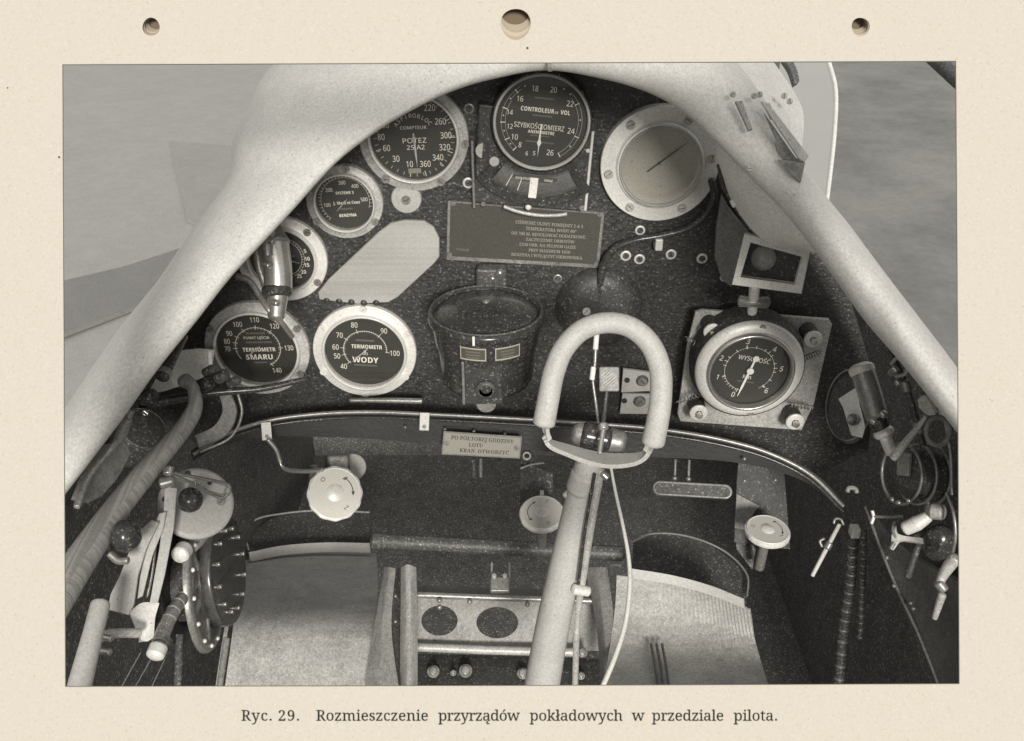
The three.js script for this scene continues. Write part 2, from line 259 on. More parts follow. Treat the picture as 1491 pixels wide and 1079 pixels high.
// ---------------------------------------------------------------- instrument board
{
  const t = thing('instrument_board', 'black crackle painted board carrying all the dials', 'instrument board');
  const out = [[232, 600], [245, 520], [300, 420], [395, 290], [520, 165], [660, 100], [800, 78], [940, 100], [1060, 190], [1160, 310], [1235, 430], [1262, 520], [1262, 650], [1180, 690], [1080, 648], [880, 622], [620, 606], [400, 612], [300, 650]];
  mesh('board', plate(out, 745, 400, depthOf(onBoard(745, 400, -0.006)), BN, 0.006, [ellipse(1236, 590, 33, 52, 36, 0.1)], 0.0006), M.board, t);
  mesh('hole_rim', (() => { const pts = ellipse(1236, 590, 33, 52, 48, 0.1).map(([x, y]) => onBoard(x, y, 0.001)); return new THREE.TubeGeometry(new THREE.CatmullRomCurve3(pts, true), 64, 0.0009, 6, true); })(), M.worn, t);
  const k = (px, py, r, m = M.bezel) => { const p = onBoard(px, py, 0.0005); const s = screw(t, p.x, p.y, p.z, r * scaleAt(p), M.dark, rnd() * 3, 'screw'); mesh('washer', at(lathe([[r * 1.0, 0], [r * 1.75, 0], [r * 1.6, 2.0], [r * 1.05, 2.0]].map(([a, b]) => [a * scaleAt(p), b * scaleAt(p)]), 20), p.x, p.y, p.z), m, t); return s; };
  for (const [x, y, r] of [[932, 335, 4.5], [911, 372, 4.8], [931, 377, 4.8], [977, 370, 4.8], [1022, 376, 4.8], [1054, 404, 3.6], [682, 266, 5]]) k(x, y, r);
  for (const [x, y, r] of [[672, 194, 2.4], [856, 206, 2.8], [683, 158, 5], [812, 405, 4], [870, 402, 3]]) k(x, y, r, M.worn);
}
// ---------------------------------------------------------------- round dials
function dial(o) {
  const t = boardThing(o.name, o.label, o.category ?? 'gauge', o.px, o.py, o.roll ?? 0, o.off ?? 0, o.group), k = t.k, R = o.r * k, D = o.rd * k, m = o.m ?? M.bezel, h = o.h ?? 0.006;
  mesh('bezel', lathe([[D, 0.001], [D, h * 1.35], [D + (R - D) * 0.08, h * 1.6], [D + (R - D) * 0.2, h * 1.45], [D + (R - D) * 0.26, h], [R - 0.0012, h], [R, h - 0.0012], [R, -0.002]], 72), m, t);
  if (o.rim) mesh('rim', lathe([[D * 0.985, h * 1.3], [D * 1.0, h * 1.75], [D * 1.045, h * 1.75], [D * 1.06, h * 1.2]], 72), o.rim, t);
  const face = mesh('dial_face', at(new THREE.CircleGeometry(D, 64), 0, 0, 0.0015), print(canvasMap(640, 640, (x, w) => { x.fillStyle = o.face ?? FACE; x.fillRect(0, 0, w, w); noiseOver(x, w, w, 0.03, o.faceA ?? '#4a4942', o.faceB ?? '#282723'); x.translate(w / 2, w / 2); o.draw(x, w / 2); })), t, true);
  if (o.needle) { const [ang, len, wd, tail] = o.needle, s = new THREE.Shape(); s.moveTo(-wd, -tail * 1); s.lineTo(wd, -tail); s.lineTo(wd * 1.2, len * 0.55); s.lineTo(0, len); s.lineTo(-wd * 1.2, len * 0.55);
    const g = new THREE.ExtrudeGeometry(s, { depth: 0.03, bevelEnabled: false }).scale(D, D, D * 0.4).translate(0, 0, 0.003).rotateZ(rad(ang)); mesh("needle", [g, at(cyl(D * 0.035, 0.002), 0, 0, 0.0025)], o.needleMat ?? M.bezelWorn, t); }
  mesh('glass', at(new THREE.CircleGeometry(D * 0.995, 48), 0, 0, h * 0.95), M.glass, t);
  for (const a of o.screws ?? []) { const rr = (R + D * 1.16) / 2 / 1.02; screw(t, Math.cos(rad(a)) * rr, Math.sin(rad(a)) * rr, h - 0.0004, (o.sr ?? 5.5) * k, o.sm ?? M.worn); }
  return t;
}
const pol = (a, r) => [Math.cos(rad(a)) * r, -Math.sin(rad(a)) * r];       // degrees anticlockwise from right, canvas y down
function tick(x, a, r0, r1, w = 3) { x.strokeStyle = INK; x.lineWidth = w; x.beginPath(); x.moveTo(...pol(a, r0)); x.lineTo(...pol(a, r1)); x.stroke(); }
function arc(x, a0, a1, r, w = 2) { x.strokeStyle = INK; x.lineWidth = w; x.beginPath(); x.arc(0, 0, r, rad(-a0), rad(-a1), a1 > a0); x.stroke(); }
function fineLine(x, px, py, w, size, turn = 0) { // row of lettering too small to read in the photograph
  text(x, 'mmmnnmmmnnmm'.slice(0, Math.max(3, Math.round(w / size))), px, py, size, { turn, squeeze: 1.1, colour: '#9c978a' });
}
dial({ name: 'revolution_counter', label: 'large dial reading 10 to 360, half hidden under the rim', px: 603, py: 199, r: 80, rd: 63, roll: 2, m: M.bezelWorn, rim: M.bezel, screws: [-8, -62, -128], sr: 6, needle: [182, 0.72, 0.018, 0.1],
  draw(x, R) {
    for (const [s, a, r] of [['220', 58, 0.78], ['260', 28, 0.72], ['300', 1, 0.74], ['320', -21, 0.74], ['340', -44, 0.72], ['360', -72, 0.68], ['10', -104, 0.66], ['30', -133, 0.68], ['60', -160, 0.7], ['80', 178, 0.76], ['100', 156, 0.74]]) text(x, s, ...pol(a, R * r), R * 0.2, { squeeze: 0.8 });
    for (let a = 150; a > -290; a -= 10) tick(x, a, R * 0.86, R * 0.94, 3);
    for (const a of [25, -2, -25, -48, -77, -100, 170, 198]) tick(x, a, R * 0.83, R * 0.96, 5);
    'ASPIROBLOC'.split('').forEach((c, i) => { const a = 142 - i * 11.5; text(x, c, ...pol(a, R * 0.5), R * 0.13, { turn: rad(90 - a) }); });
    text(x, 'COMPTEUR', 0, -R * 0.22, R * 0.1, { squeeze: 1.2 }); text(x, 'POTEZ', 0, R * 0.08, R * 0.16, { squeeze: 1.25 }); text(x, '25 A2', R * 0.02, R * 0.24, R * 0.15, { squeeze: 1.15 });
    x.fillStyle = '#8f8b7e'; x.fillRect(-R * 0.2, R * 0.74, R * 0.3, R * 0.12);
  } });
dial({ name: 'petrol_gauge', label: 'small pressure dial reading up to 500 beside the plain round cap', px: 503, py: 292, r: 56, rd: 42, roll: 3, m: M.bezelWorn, rim: M.bezel, screws: [-37, -150, 80, 150], needle: [-225, 0.5, 0.012, 0.1],
  draw(x, R) {
    for (const [s, a] of [['100', 190], ['200', 140], ['300', 92], ['400', 52], ['500', 2]]) text(x, s, ...pol(a, R * 0.66), R * 0.19, { squeeze: 0.8 });
    for (let a = 225; a >= -20; a -= 8) tick(x, a, R * 0.84, R * 0.93, 4); arc(x, 225, -20, R * 0.84, 3);
    text(x, 'SYSTEME 3', R * 0.02, -R * 0.3, R * 0.14, { squeeze: 0.9, weight: 'bold' }); text(x, 'J. Maxi et Cent', R * 0.04, R * 0.06, R * 0.15, { font: 'serif', weight: 'bold', squeeze: 0.85 }); fineLine(x, 0, R * 0.28, R * 0.5, R * 0.1); text(x, 'BENZYNA', R * 0.02, R * 0.52, R * 0.15, { weight: 'bold', squeeze: 0.9 });
  } });
dial({ name: 'oil_pressure_gauge', label: 'pressure dial numbered 5 to 25 behind the bright little lamp', px: 412, py: 375, r: 66, rd: 48, roll: 4, rim: M.bezel, screws: [42, -40, -120], needle: [-110, 0.55, 0.02, 0.12],
  draw(x, R) {
    for (const [s, a] of [['5', 14], ['10', -6], ['15', -22], ['20', -42], ['25', -58]]) text(x, s, ...pol(a, R * 0.74), R * 0.18, { weight: 'bold', squeeze: 0.85 });
    arc(x, 200, -68, R * 0.58, 4); arc(x, 200, -68, R * 0.66, 3); for (let a = 200; a > -68; a -= 8) tick(x, a, R * 0.58, R * 0.66, 3);
    fineLine(x, R * 0.2, -R * 0.05, R * 0.4, R * 0.1);
  } });
dial({ name: 'oil_thermometer', label: 'dark thermometer dial lettered SMARU, numbered 70 to 140', category: 'thermometer', px: 376, py: 505, r: 76, rd: 59, roll: 1, m: M.bezelWorn, rim: M.bezel, screws: [28, -35, 150], needle: [-232, 0.46, 0.01, 0.08],
  draw(x, R) {
    for (const [s, a] of [['70', 182], ['80', 166], ['90', 148], ['100', 122], ['110', 88], ['120', 50], ['130', -2], ['140', -60]]) { text(x, s, ...pol(a, R * 0.76), R * 0.19, { squeeze: 0.75 }); tick(x, a, R * 0.5, R * 0.62, 4); }
    arc(x, 215, -65, R * 0.55, 4); for (let a = 190; a > -60; a -= 9) tick(x, a, R * 0.5, R * 0.58, 2);
    fineLine(x, 0, -R * 0.4, R * 0.5, R * 0.09); text(x, 'PUNKT UJŚCIA', 0, -R * 0.27, R * 0.1); fineLine(x, R * 0.04, -R * 0.15, R * 0.7, R * 0.09);
    text(x, 'TERMOMETR', R * 0.02, R * 0.06, R * 0.15, { weight: 'bold', squeeze: 0.9 }); text(x, 'SMARU', 0, R * 0.27, R * 0.2, { weight: 'bold' }); fineLine(x, 0, R * 0.42, R * 0.4, R * 0.08);
  } });
dial({ name: 'water_thermometer', label: 'thermometer dial lettered WODY in a clean pale bezel', category: 'thermometer', px: 532, py: 509, r: 75, rd: 58, roll: -3, rim: M.bezel, screws: [90, 28, -32, -90, -150, 148], sm: M.bezel, needle: [-226, 0.5, 0.01, 0.08],
  draw(x, R) {
    for (const [s, a] of [['40', 222], ['50', 196], ['60', 176], ['70', 148], ['80', 110], ['90', 50], ['100', -4]]) { text(x, s, ...pol(a, R * 0.74), R * 0.2, { squeeze: 0.78 }); tick(x, a, R * 0.5, R * 0.62, 4); }
    arc(x, 226, -4, R * 0.54, 4); for (let a = 222; a > -4; a -= 6) tick(x, a, R * 0.5, R * 0.56, 2);
    fineLine(x, 0, -R * 0.28, R * 0.5, R * 0.09); text(x, 'TERMOMETR', R * 0.04, -R * 0.1, R * 0.15, { weight: 'bold', squeeze: 0.85 }); text(x, 'DO', 0, R * 0.1, R * 0.1); text(x, 'WODY', 0, R * 0.28, R * 0.22, { weight: 'bold' }); fineLine(x, 0, R * 0.43, R * 0.6, R * 0.08);
  } });
dial({ name: 'blank_gauge', label: 'widest pale bezel dial with blank light face and thin dark needle', px: 959, py: 236, r: 86, rd: 57, roll: 0, rim: M.alu, h: 0.009, screws: [128, 190, 238, 300, 8, 62], sr: 6.5, sm: M.bezelWorn, face: '#a29e92', faceA: '#b9b5a7', faceB: '#7d7a70', needleMat: M.black, needle: [-52, 0.86, 0.016, 0.36],
  draw(x, R) {
    for (let a = 70; a > -120; a -= 5) { x.strokeStyle = '#68655c'; x.lineWidth = 2; x.beginPath(); x.moveTo(...pol(a, R * 0.86)); x.lineTo(...pol(a, R * 0.93)); x.stroke(); }
    for (let i = 0; i < 420; i++) { x.fillStyle = rnd() < 0.5 ? 'rgba(95,92,84,0.35)' : 'rgba(196,192,180,0.25)'; const a = rnd() * 360, r = Math.sqrt(rnd()) * R * 0.95; x.beginPath(); x.arc(...pol(a, r), 1 + rnd() * 5, 0, 7); x.fill(); }
  } });
// flight controller: speed dial above a turn indicator window, in one black box
{
  const t = boardThing('flight_control_indicator', 'black boxed instrument with a speed dial above a curved turn window', 'gauge', 788, 170, -6, 0.004), k = t.k;
  const L = (px, py) => { const p = onBoard(px, py, 0.004); t.updateMatrixWorld(true); return t.worldToLocal(p.clone()); };
  const corners = [[700, 150], [862, 170], [852, 300], [692, 288]].map(([x, y]) => L(x, y));
  const s = new THREE.Shape(corners.map((c) => new THREE.Vector2(c.x, c.y)));
  mesh('case', new THREE.ExtrudeGeometry(s, { depth: 0.012, bevelEnabled: true, bevelSize: 0.0015, bevelThickness: 0.0015, bevelSegments: 2 }).translate(0, 0, -0.003), M.black, t);
  const R = 70 * k, D = 66 * k;
  mesh('dial_case', lathe([[0.0001, 0.002], [R * 1.04, 0.002], [R * 1.04, 0.018], [R, 0.02], [D, 0.0195], [D, 0.014]], 64), M.gloss, t);
  mesh('rim', lathe([[D * 0.99, 0.018], [D, 0.0215], [D * 1.045, 0.0215], [D * 1.06, 0.019]], 72), M.pale, t);
  mesh('dial_face', at(new THREE.CircleGeometry(D, 64), 0, 0, 0.0148), print(canvasMap(768, 768, (x, w) => {
    x.fillStyle = FACE; x.fillRect(0, 0, w, w); noiseOver(x, w, w, 0.03, '#4a4942', '#282723'); x.translate(w / 2, w / 2); const Q = w / 2;
    for (const [n, a, r, z] of [['18', 108, 0.72, 0.14], ['20', 76, 0.72, 0.14], ['22', 38, 0.72, 0.15], ['24', -12, 0.68, 0.15], ['26', -68, 0.72, 0.15], ['6', -108, 0.78, 0.11], ['8', -126, 0.7, 0.14], ['10', -144, 0.68, 0.15], ['12', -165, 0.7, 0.13], ['14', 170, 0.72, 0.13], ['16', 140, 0.68, 0.14]]) text(x, n, ...pol(a, Q * r), Q * z * 1.15, { squeeze: 0.85 });
    arc(x, 150, 128, Q * 0.82, 2); arc(x, 232, 128, Q * 0.88, 2); arc(x, 232, 150, Q * 0.79, 2); arc(x, 50, -56, Q * 0.88, 2); arc(x, 44, -56, Q * 0.8, 2);
    for (const a of [136, 166, 187, 213, 232, 32, -18, -56]) tick(x, a, Q * 0.79, Q * 0.9, 7);
    for (const a of [122, 150, 177, 200, 222, 50, 62, 8, -35]) { x.fillStyle = INK; x.beginPath(); x.arc(...pol(a, Q * 0.84), 6, 0, 7); x.fill(); }
    fineLine(x, 0, -Q * 0.5, Q * 0.5, Q * 0.06); text(x, 'CONTROLEUR', -Q * 0.12, -Q * 0.24, Q * 0.13, { weight: 'bold', squeeze: 0.86 }); text(x, 'DE', Q * 0.3, -Q * 0.22, Q * 0.07); text(x, 'VOL', Q * 0.49, -Q * 0.24, Q * 0.13, { weight: 'bold', squeeze: 0.86 }); fineLine(x, 0, -Q * 0.12, Q * 0.5, Q * 0.06);
    text(x, 'SZYBKOŚCIOMIERZ', -Q * 0.04, Q * 0.12, Q * 0.15, { squeeze: 0.86 }); text(x, 'ANEMOMETRE', Q * 0.02, Q * 0.24, Q * 0.1, { weight: 'bold', squeeze: 0.85 }); fineLine(x, 0, Q * 0.32, Q * 0.5, Q * 0.05); fineLine(x, Q * 0.02, Q * 0.46, Q * 0.8, Q * 0.06); text(x, 'S', -Q * 0.08, Q * 0.72, Q * 0.13);
  })), t, true);
  const nd = new THREE.Shape(); nd.moveTo(-0.012, 0); nd.lineTo(0.012, 0); nd.lineTo(0.02, 0.34); nd.lineTo(0.05, 0.42); nd.lineTo(0.012, 0.5); nd.lineTo(0, 0.74); nd.lineTo(-0.012, 0.5); nd.lineTo(-0.05, 0.42); nd.lineTo(-0.02, 0.34);
  mesh('needle', new THREE.ExtrudeGeometry(nd, { depth: 0.02, bevelEnabled: false }).scale(D, D, D * 0.4).rotateZ(rad(180)).translate(0, -0.05 * D, 0.0158), M.paint, t);
  mesh('glass', at(new THREE.CircleGeometry(D, 48), 0, 0, 0.0195), M.glass, t);
  // curved turn window with its white pointer, and the curved level tube below
  const band = (a0, a1, r0, r1, cy, d, z) => { const q = new THREE.Shape(); q.absarc(0, cy, r1, rad(a0), rad(a1), false); q.absarc(0, cy, r0, rad(a1), rad(a0), true); return new THREE.ExtrudeGeometry(q, { depth: d, bevelEnabled: true, bevelSize: 0.0005, bevelThickness: 0.0005, bevelSegments: 1, curveSegments: 24 }).translate(0, 0, z); };
  mesh('turn_window_case', band(-132, -48, 70 * k, 128 * k, 0, 0.006, 0.008), M.gloss, t);
  mesh('turn_window', new THREE.TorusGeometry(97 * k, 17 * k, 24, 60, rad(70)).scale(1, 1, 0.5).rotateZ(rad(-125)).translate(0, 0, 0.0145), mat(0.13, grainMid, 0.12, 0, null, 0, { clearcoat: 1, clearcoatRoughness: 0.05 }), t);
  mesh('pointer', at(rbox(12 * k, 31 * k, 0.002), -1 * k, -97 * k, 0.0195), M.white, t);
  for (const a of [-113, -103]) mesh('scale_mark', rbox(1 * k, 20 * k, 0.001, 0.0002).translate(0, -96 * k, 0.0198).rotateZ(rad(a + 90)), M.paint, t);
  mesh('window_lettering', at(new THREE.PlaneGeometry(66 * k, 9 * k), 0, -84 * k, 0.0192), print(canvasMap(256, 36, (x, w, h) => { x.fillStyle = '#4b4a44'; x.fillRect(0, 0, w, h); text(x, 'INDICATEUR', 58, 18, 20, { squeeze: 0.75 }); text(x, 'VIRAGE', 206, 18, 20, { squeeze: 0.75 }); })), t, true);
  mesh('level_tube', new THREE.TubeGeometry(new THREE.CatmullRomCurve3([-122, -110, -100, -90, -80, -70, -62].map((a) => V(Math.cos(rad(a)) * 96 * k + 0.006, Math.sin(rad(a)) * 54 * k - 88 * k, 0.014))), 30, 0.0018, 10), M.bezelWorn, t);
  mesh('ball', at(new THREE.SphereGeometry(4.8 * k, 20, 14), L(769, 294).x, L(769, 294).y, 0.013), M.white, t);
  mesh('knob', at(cyl(7.5 * k, 0.006, 24), L(720, 228).x, L(720, 228).y, 0.009), M.pale, t);
  mesh('half_disc', (() => { const q = new THREE.Shape(); q.absarc(0, 0, 11 * k, rad(95), rad(265), false); return new THREE.ExtrudeGeometry(q, { depth: 0.003, bevelEnabled: false }); })().translate(L(704, 213).x, L(704, 213).y, 0.0105), M.pale, t);
  for (const [p, q, m] of [[[688, 200], [691, 296], M.worn], [[862, 186], [851, 300], M.bezel]]) { const a = L(...p), b = L(...q); mesh('edge_strip', new THREE.TubeGeometry(new THREE.LineCurve3(V(a.x, a.y, 0.011), V(b.x, b.y, 0.011)), 4, 0.0014, 8), m, t); }
  screw(t, L(855, 214).x, L(855, 214).y, 0.01, 3 * k, M.bezel); screw(t, L(847, 297).x, L(847, 297).y, 0.01, 4.5 * k, M.worn); screw(t, L(704, 291).x, L(704, 291).y, 0.01, 3.5 * k, M.worn);
}
// altimeter, hung on four rubber mounts off a plate
{
  const plateM = M.bezelWorn, N = BN;
  const t = thing('altimeter', 'altimeter lettered WYSOKOŚĆ on a square plate with four rubber mounts', 'altimeter');
  const pc = [[1012, 452], [1022, 449], [1206, 463], [1210, 470], [1184, 585], [1166, 624], [990, 611], [986, 600], [1000, 500]];
  mesh('mounting_plate', plate(pc, 1095, 540, depthOf(onBoard(1095, 540, 0.02)), N, 0.003), plateM, t);
  const c = onBoard(1090, 535, 0.05), k = scaleAt(c), g = new THREE.Group(); g.name = 'instrument_body'; g.position.copy(c); g.rotation.z = rad(-9); t.add(g);
  mesh('case', lathe([[80 * k, -0.028], [84 * k, -0.01], [80 * k, 0.004]], 60), M.rubber, g);
  mesh('outer_ring', lathe([[62 * k, 0], [62 * k, 0.008], [66 * k, 0.0095], [75 * k, 0.007], [79 * k, 0.004], [80 * k, -0.003], [74 * k, -0.008]], 72), M.bezel, g);
  mesh('rim', lathe([[57 * k, 0.006], [58 * k, 0.0125], [62 * k, 0.013], [64 * k, 0.0095]], 72), M.steel, g);
  const D = 58 * k;
  mesh('dial_face', at(new THREE.CircleGeometry(D, 64), 0, 0, 0.004), print(canvasMap(640, 640, (x, w) => {
    x.fillStyle = FACE; x.fillRect(0, 0, w, w); noiseOver(x, w, w, 0.03, '#4a4942', '#282723'); x.translate(w / 2, w / 2); const Q = w / 2;
    for (const [n, a] of [['0', 255], ['1', 205], ['2', 165], ['3', 108], ['4', 55], ['5', 10], ['6', -42]]) { text(x, n, ...pol(a, Q * 0.8), Q * 0.2, { turn: rad(4), squeeze: 0.9 }); tick(x, a + 2, Q * 0.6, Q * 0.7, 5); }
    arc(x, 262, -52, Q * 0.62, 3); for (let a = 205; a < 256; a += 8) tick(x, a, Q * 0.62, Q * 0.68, 4); for (let a = -42; a < 200; a += 22) tick(x, a, Q * 0.6, Q * 0.68, 5);
    text(x, 'WYSOKOŚĆ', Q * 0.04, -Q * 0.3, Q * 0.17, { squeeze: 0.95, turn: rad(2) }); text(x, 'Km', 0, Q * 0.22, Q * 0.16); fineLine(x, 0, Q * 0.36, Q * 0.5, Q * 0.06);
  })), g, true);
  const nd = new THREE.Shape(); nd.moveTo(-0.025, -0.34); nd.lineTo(0.025, -0.34); nd.lineTo(0.03, 0.5); nd.lineTo(0.006, 0.78); nd.lineTo(-0.006, 0.78); nd.lineTo(-0.03, 0.5);
  mesh('needle', [new THREE.ExtrudeGeometry(nd, { depth: 0.02, bevelEnabled: false }).scale(D, D, D * 0.4).rotateZ(rad(172)).translate(0, 0, 0.006), at(cyl(D * 0.09, 0.003), 0, 0, 0.0055), at(cyl(D * 0.08, 0.0015), Math.sin(rad(-172)) * -D * 0.36, D * 0.36, 0.006)], M.paint, g);
  mesh('glass', at(new THREE.CircleGeometry(D, 48), 0, 0, 0.0118), M.glass, g);
  for (const [a, r] of [[92, 71], [-74, 71]]) screw(g, Math.cos(rad(a)) * r * k, Math.sin(rad(a)) * r * k, 0.006, 5 * k, M.worn);
  for (const [x, y] of [[1037, 482], [1183, 493], [1017, 600], [1157, 613]]) {
    const p = onBoard(x, y, 0.042), q = scaleAt(p), s = new THREE.Group(); s.name = 'rubber_mount'; s.position.copy(p); t.add(s);
    mesh('rubber_post', at(cyl(12.5 * q, 0.02, 24), 0, 0, -0.019), M.rubber, s); mesh('washer', lathe([[5 * q, 0], [13 * q, 0], [13.5 * q, 0.0015], [12 * q, 0.003], [5 * q, 0.003]], 28), M.bezel, s); mesh('bolt', at(cyl(5 * q, 0.008, 6), 0, 0, 0.0005), M.steel, s);
  }
  for (const [a, b] of [[[998, 490, 1.0], [1034, 518, 1.0]], [[1196, 512, 1.0], [1166, 524, 1.0]], [[1185, 594, 1.0], [1146, 588, 1.0]], [[985, 585, 1.0], [1026, 572, 1.0]]]) { // coil springs steadying the body
    const A = onBoard(a[0], a[1], 0.038), B = onBoard(b[0], b[1], 0.044), pts = []; const ax = B.clone().sub(A), n1 = ax.clone().cross(V(0, 0, 1)).normalize(), n2 = ax.clone().cross(n1).normalize(), n = 60;
    for (let i = 0; i <= n; i++) { const th = i / n * Math.PI * 2 * 8, r = i < 5 || i > n - 5 ? 0.0006 : 0.0024; pts.push(A.clone().addScaledVector(ax, i / n).addScaledVector(n1, Math.cos(th) * r).addScaledVector(n2, Math.sin(th) * r)); }
    mesh('spring', new THREE.TubeGeometry(new THREE.CatmullRomCurve3(pts), 180, 0.0006, 5), M.worn, t);
  }
}
// ---------------------------------------------------------------- plates and small things on the board
{
  const t = thing('engraved_plate', 'dark engraved instruction plate with pale edge below the turn window', 'plate');
  const q = [[652, 291], [880, 308], [872, 389], [650, 377]], c = onBoard(765, 341, 0.001);
  mesh('plate_edge', plate(q, 765, 341, depthOf(c), BN, 0.0022, [], 0.0004), M.worn, t);
  const pts = [[656, 295], [876, 312], [868, 385], [654, 373]].map(([x, y]) => onBoard(x, y, 0.0042));
  const g = new THREE.BufferGeometry(); g.setAttribute('position', new THREE.Float32BufferAttribute(pts.flatMap((p) => [p.x, p.y, p.z]), 3)); g.setAttribute('uv', new THREE.Float32BufferAttribute([0, 1, 1, 1, 1, 0, 0, 0], 2)); g.setIndex([0, 3, 1, 1, 3, 2]); g.computeVertexNormals();
  mesh('engraving', g, print(canvasMap(1024, 380, (x, w, h) => {
    x.fillStyle = '#4c4a44'; x.fillRect(0, 0, w, h); noiseOver(x, w, h, 0.06, '#6d6a61', '#34332e');
    const rows = ['CIŚNIENIE OLIWY POMIĘDZY 2 A 3', 'TEMPERATURA WODY 80°', 'OD 700 M. REGULOWAĆ DODATKOWE', 'ZACZYCZENIE OBROTÓW', '2350 OBR. NA PEŁNYM GAZIE', 'PRZY MAXIMUM 1850', 'BENZYNA I WYŁĄCZYĆ ISKROWNIKA'];
    rows.forEach((s, i) => text(x, s, w * (0.66 + (i % 2) * 0.015), h * (0.26 + i * 0.105), 30, { font: 'serif', colour: '#b5b09f', squeeze: 0.92 })); text(x, 'POZNAŃ', w * 0.09, h * 0.86, 22, { colour: '#8d897c' });
  }), 0.45), t, true);
  for (const [x, y] of [[660, 296], [873, 312], [867, 384], [655, 370]]) { const p = onBoard(x, y, 0.0042); screw(t, p.x, p.y, p.z, 3.6 * scaleAt(p), M.worn); }
}
{
  const t = thing('cover_plate', 'bare brushed metal cover plate with a cut corner', 'plate');
  const out = [[466, 434], [464, 424], [480, 404], [552, 336], [570, 323], [590, 319], [618, 320], [632, 329], [640, 345], [640, 372], [632, 382], [580, 430], [566, 438], [520, 440]];
  mesh('plate', plate(out, 550, 380, depthOf(onBoard(550, 380, 0.004)), BN, 0.003, [], 0.0007), M.alu, t);
  for (const [x, y] of [[476, 437], [494, 438], [512, 439], [530, 440], [548, 440]]) { const p = onBoard(x, y, 0.0062); mesh('dark_hole', at(lathe([[0.0001, 0.003], [4.5 * scaleAt(p), 0.002], [6 * scaleAt(p), 0]], 16), p.x, p.y, p.z), M.black, t); }  // black domes colour in the dark of the holes along the lower edge
}
{
  const t = boardThing('round_cap', 'plain round pale cap with a centre screw', 'cap', 592, 288, 0, 0.001), k = t.k;
  mesh('disc', lathe([[0.0001, 0.005], [20 * k, 0.0045], [22 * k, 0.003], [22.5 * k, 0]], 48), M.pale, t); screw(t, 0, 0, 0.0048, 6.5 * k, M.worn, 0.4);
}
for (const [i, pts, hx, hy] of [[0, [[907, 535], [952, 541], [950, 567], [904, 569]], 913, 553], [1, [[906, 571], [972, 573], [968, 601], [902, 600]], 909, 583]]) {
  const t = thing('bracket_plate', i ? 'lower pale bracket plate with screws, seen through the stick grip' : 'upper pale bracket plate with screws, seen through the stick grip', 'bracket');
  mesh('plate', plate(pts, 920, 570, depthOf(onBoard(920, 570, 0.008)), BN, 0.003), M.pale, t);
  const p = onBoard(hx, hy, 0.0115); screw(t, p.x, p.y, p.z, 4 * scaleAt(p), M.black); const q = onBoard(hx + 22, hy + 1, 0.0115); screw(t, q.x, q.y, q.z, 7 * scaleAt(q), M.worn); mesh('washer', at(lathe([[5 * scaleAt(q), 0], [9 * scaleAt(q), 0], [9 * scaleAt(q), 0.001], [5 * scaleAt(q), 0.001]], 24), q.x, q.y, q.z), M.dark, t);
}
{
  const b = (x, y, o) => onBoard(x, y, o);
  const t = thing('instrument_hose', 'dark rubber hose curving down from the blank pale dial', 'hose');
  const pts = [b(1036, 262, 0.012), b(1040, 285, 0.012), b(1028, 312, 0.012), b(1002, 332, 0.012), b(965, 343, 0.012), b(925, 350, 0.012), b(895, 362, 0.012), b(880, 382, 0.012), b(874, 410, 0.012), b(872, 450, 0.012)];
  mesh('hose', bar(pts, 5.5, 12, 80), M.gloss, t);
  const p = onBoard(957, 349, 0.004), k = scaleAt(p); mesh('clip', at(rbox(11 * k, 18 * k, 0.016), p.x, p.y, p.z + 0.006), M.bezel, t); screw(t, p.x, p.y - 9 * k, p.z + 0.003, 5 * k, M.bezel);
}
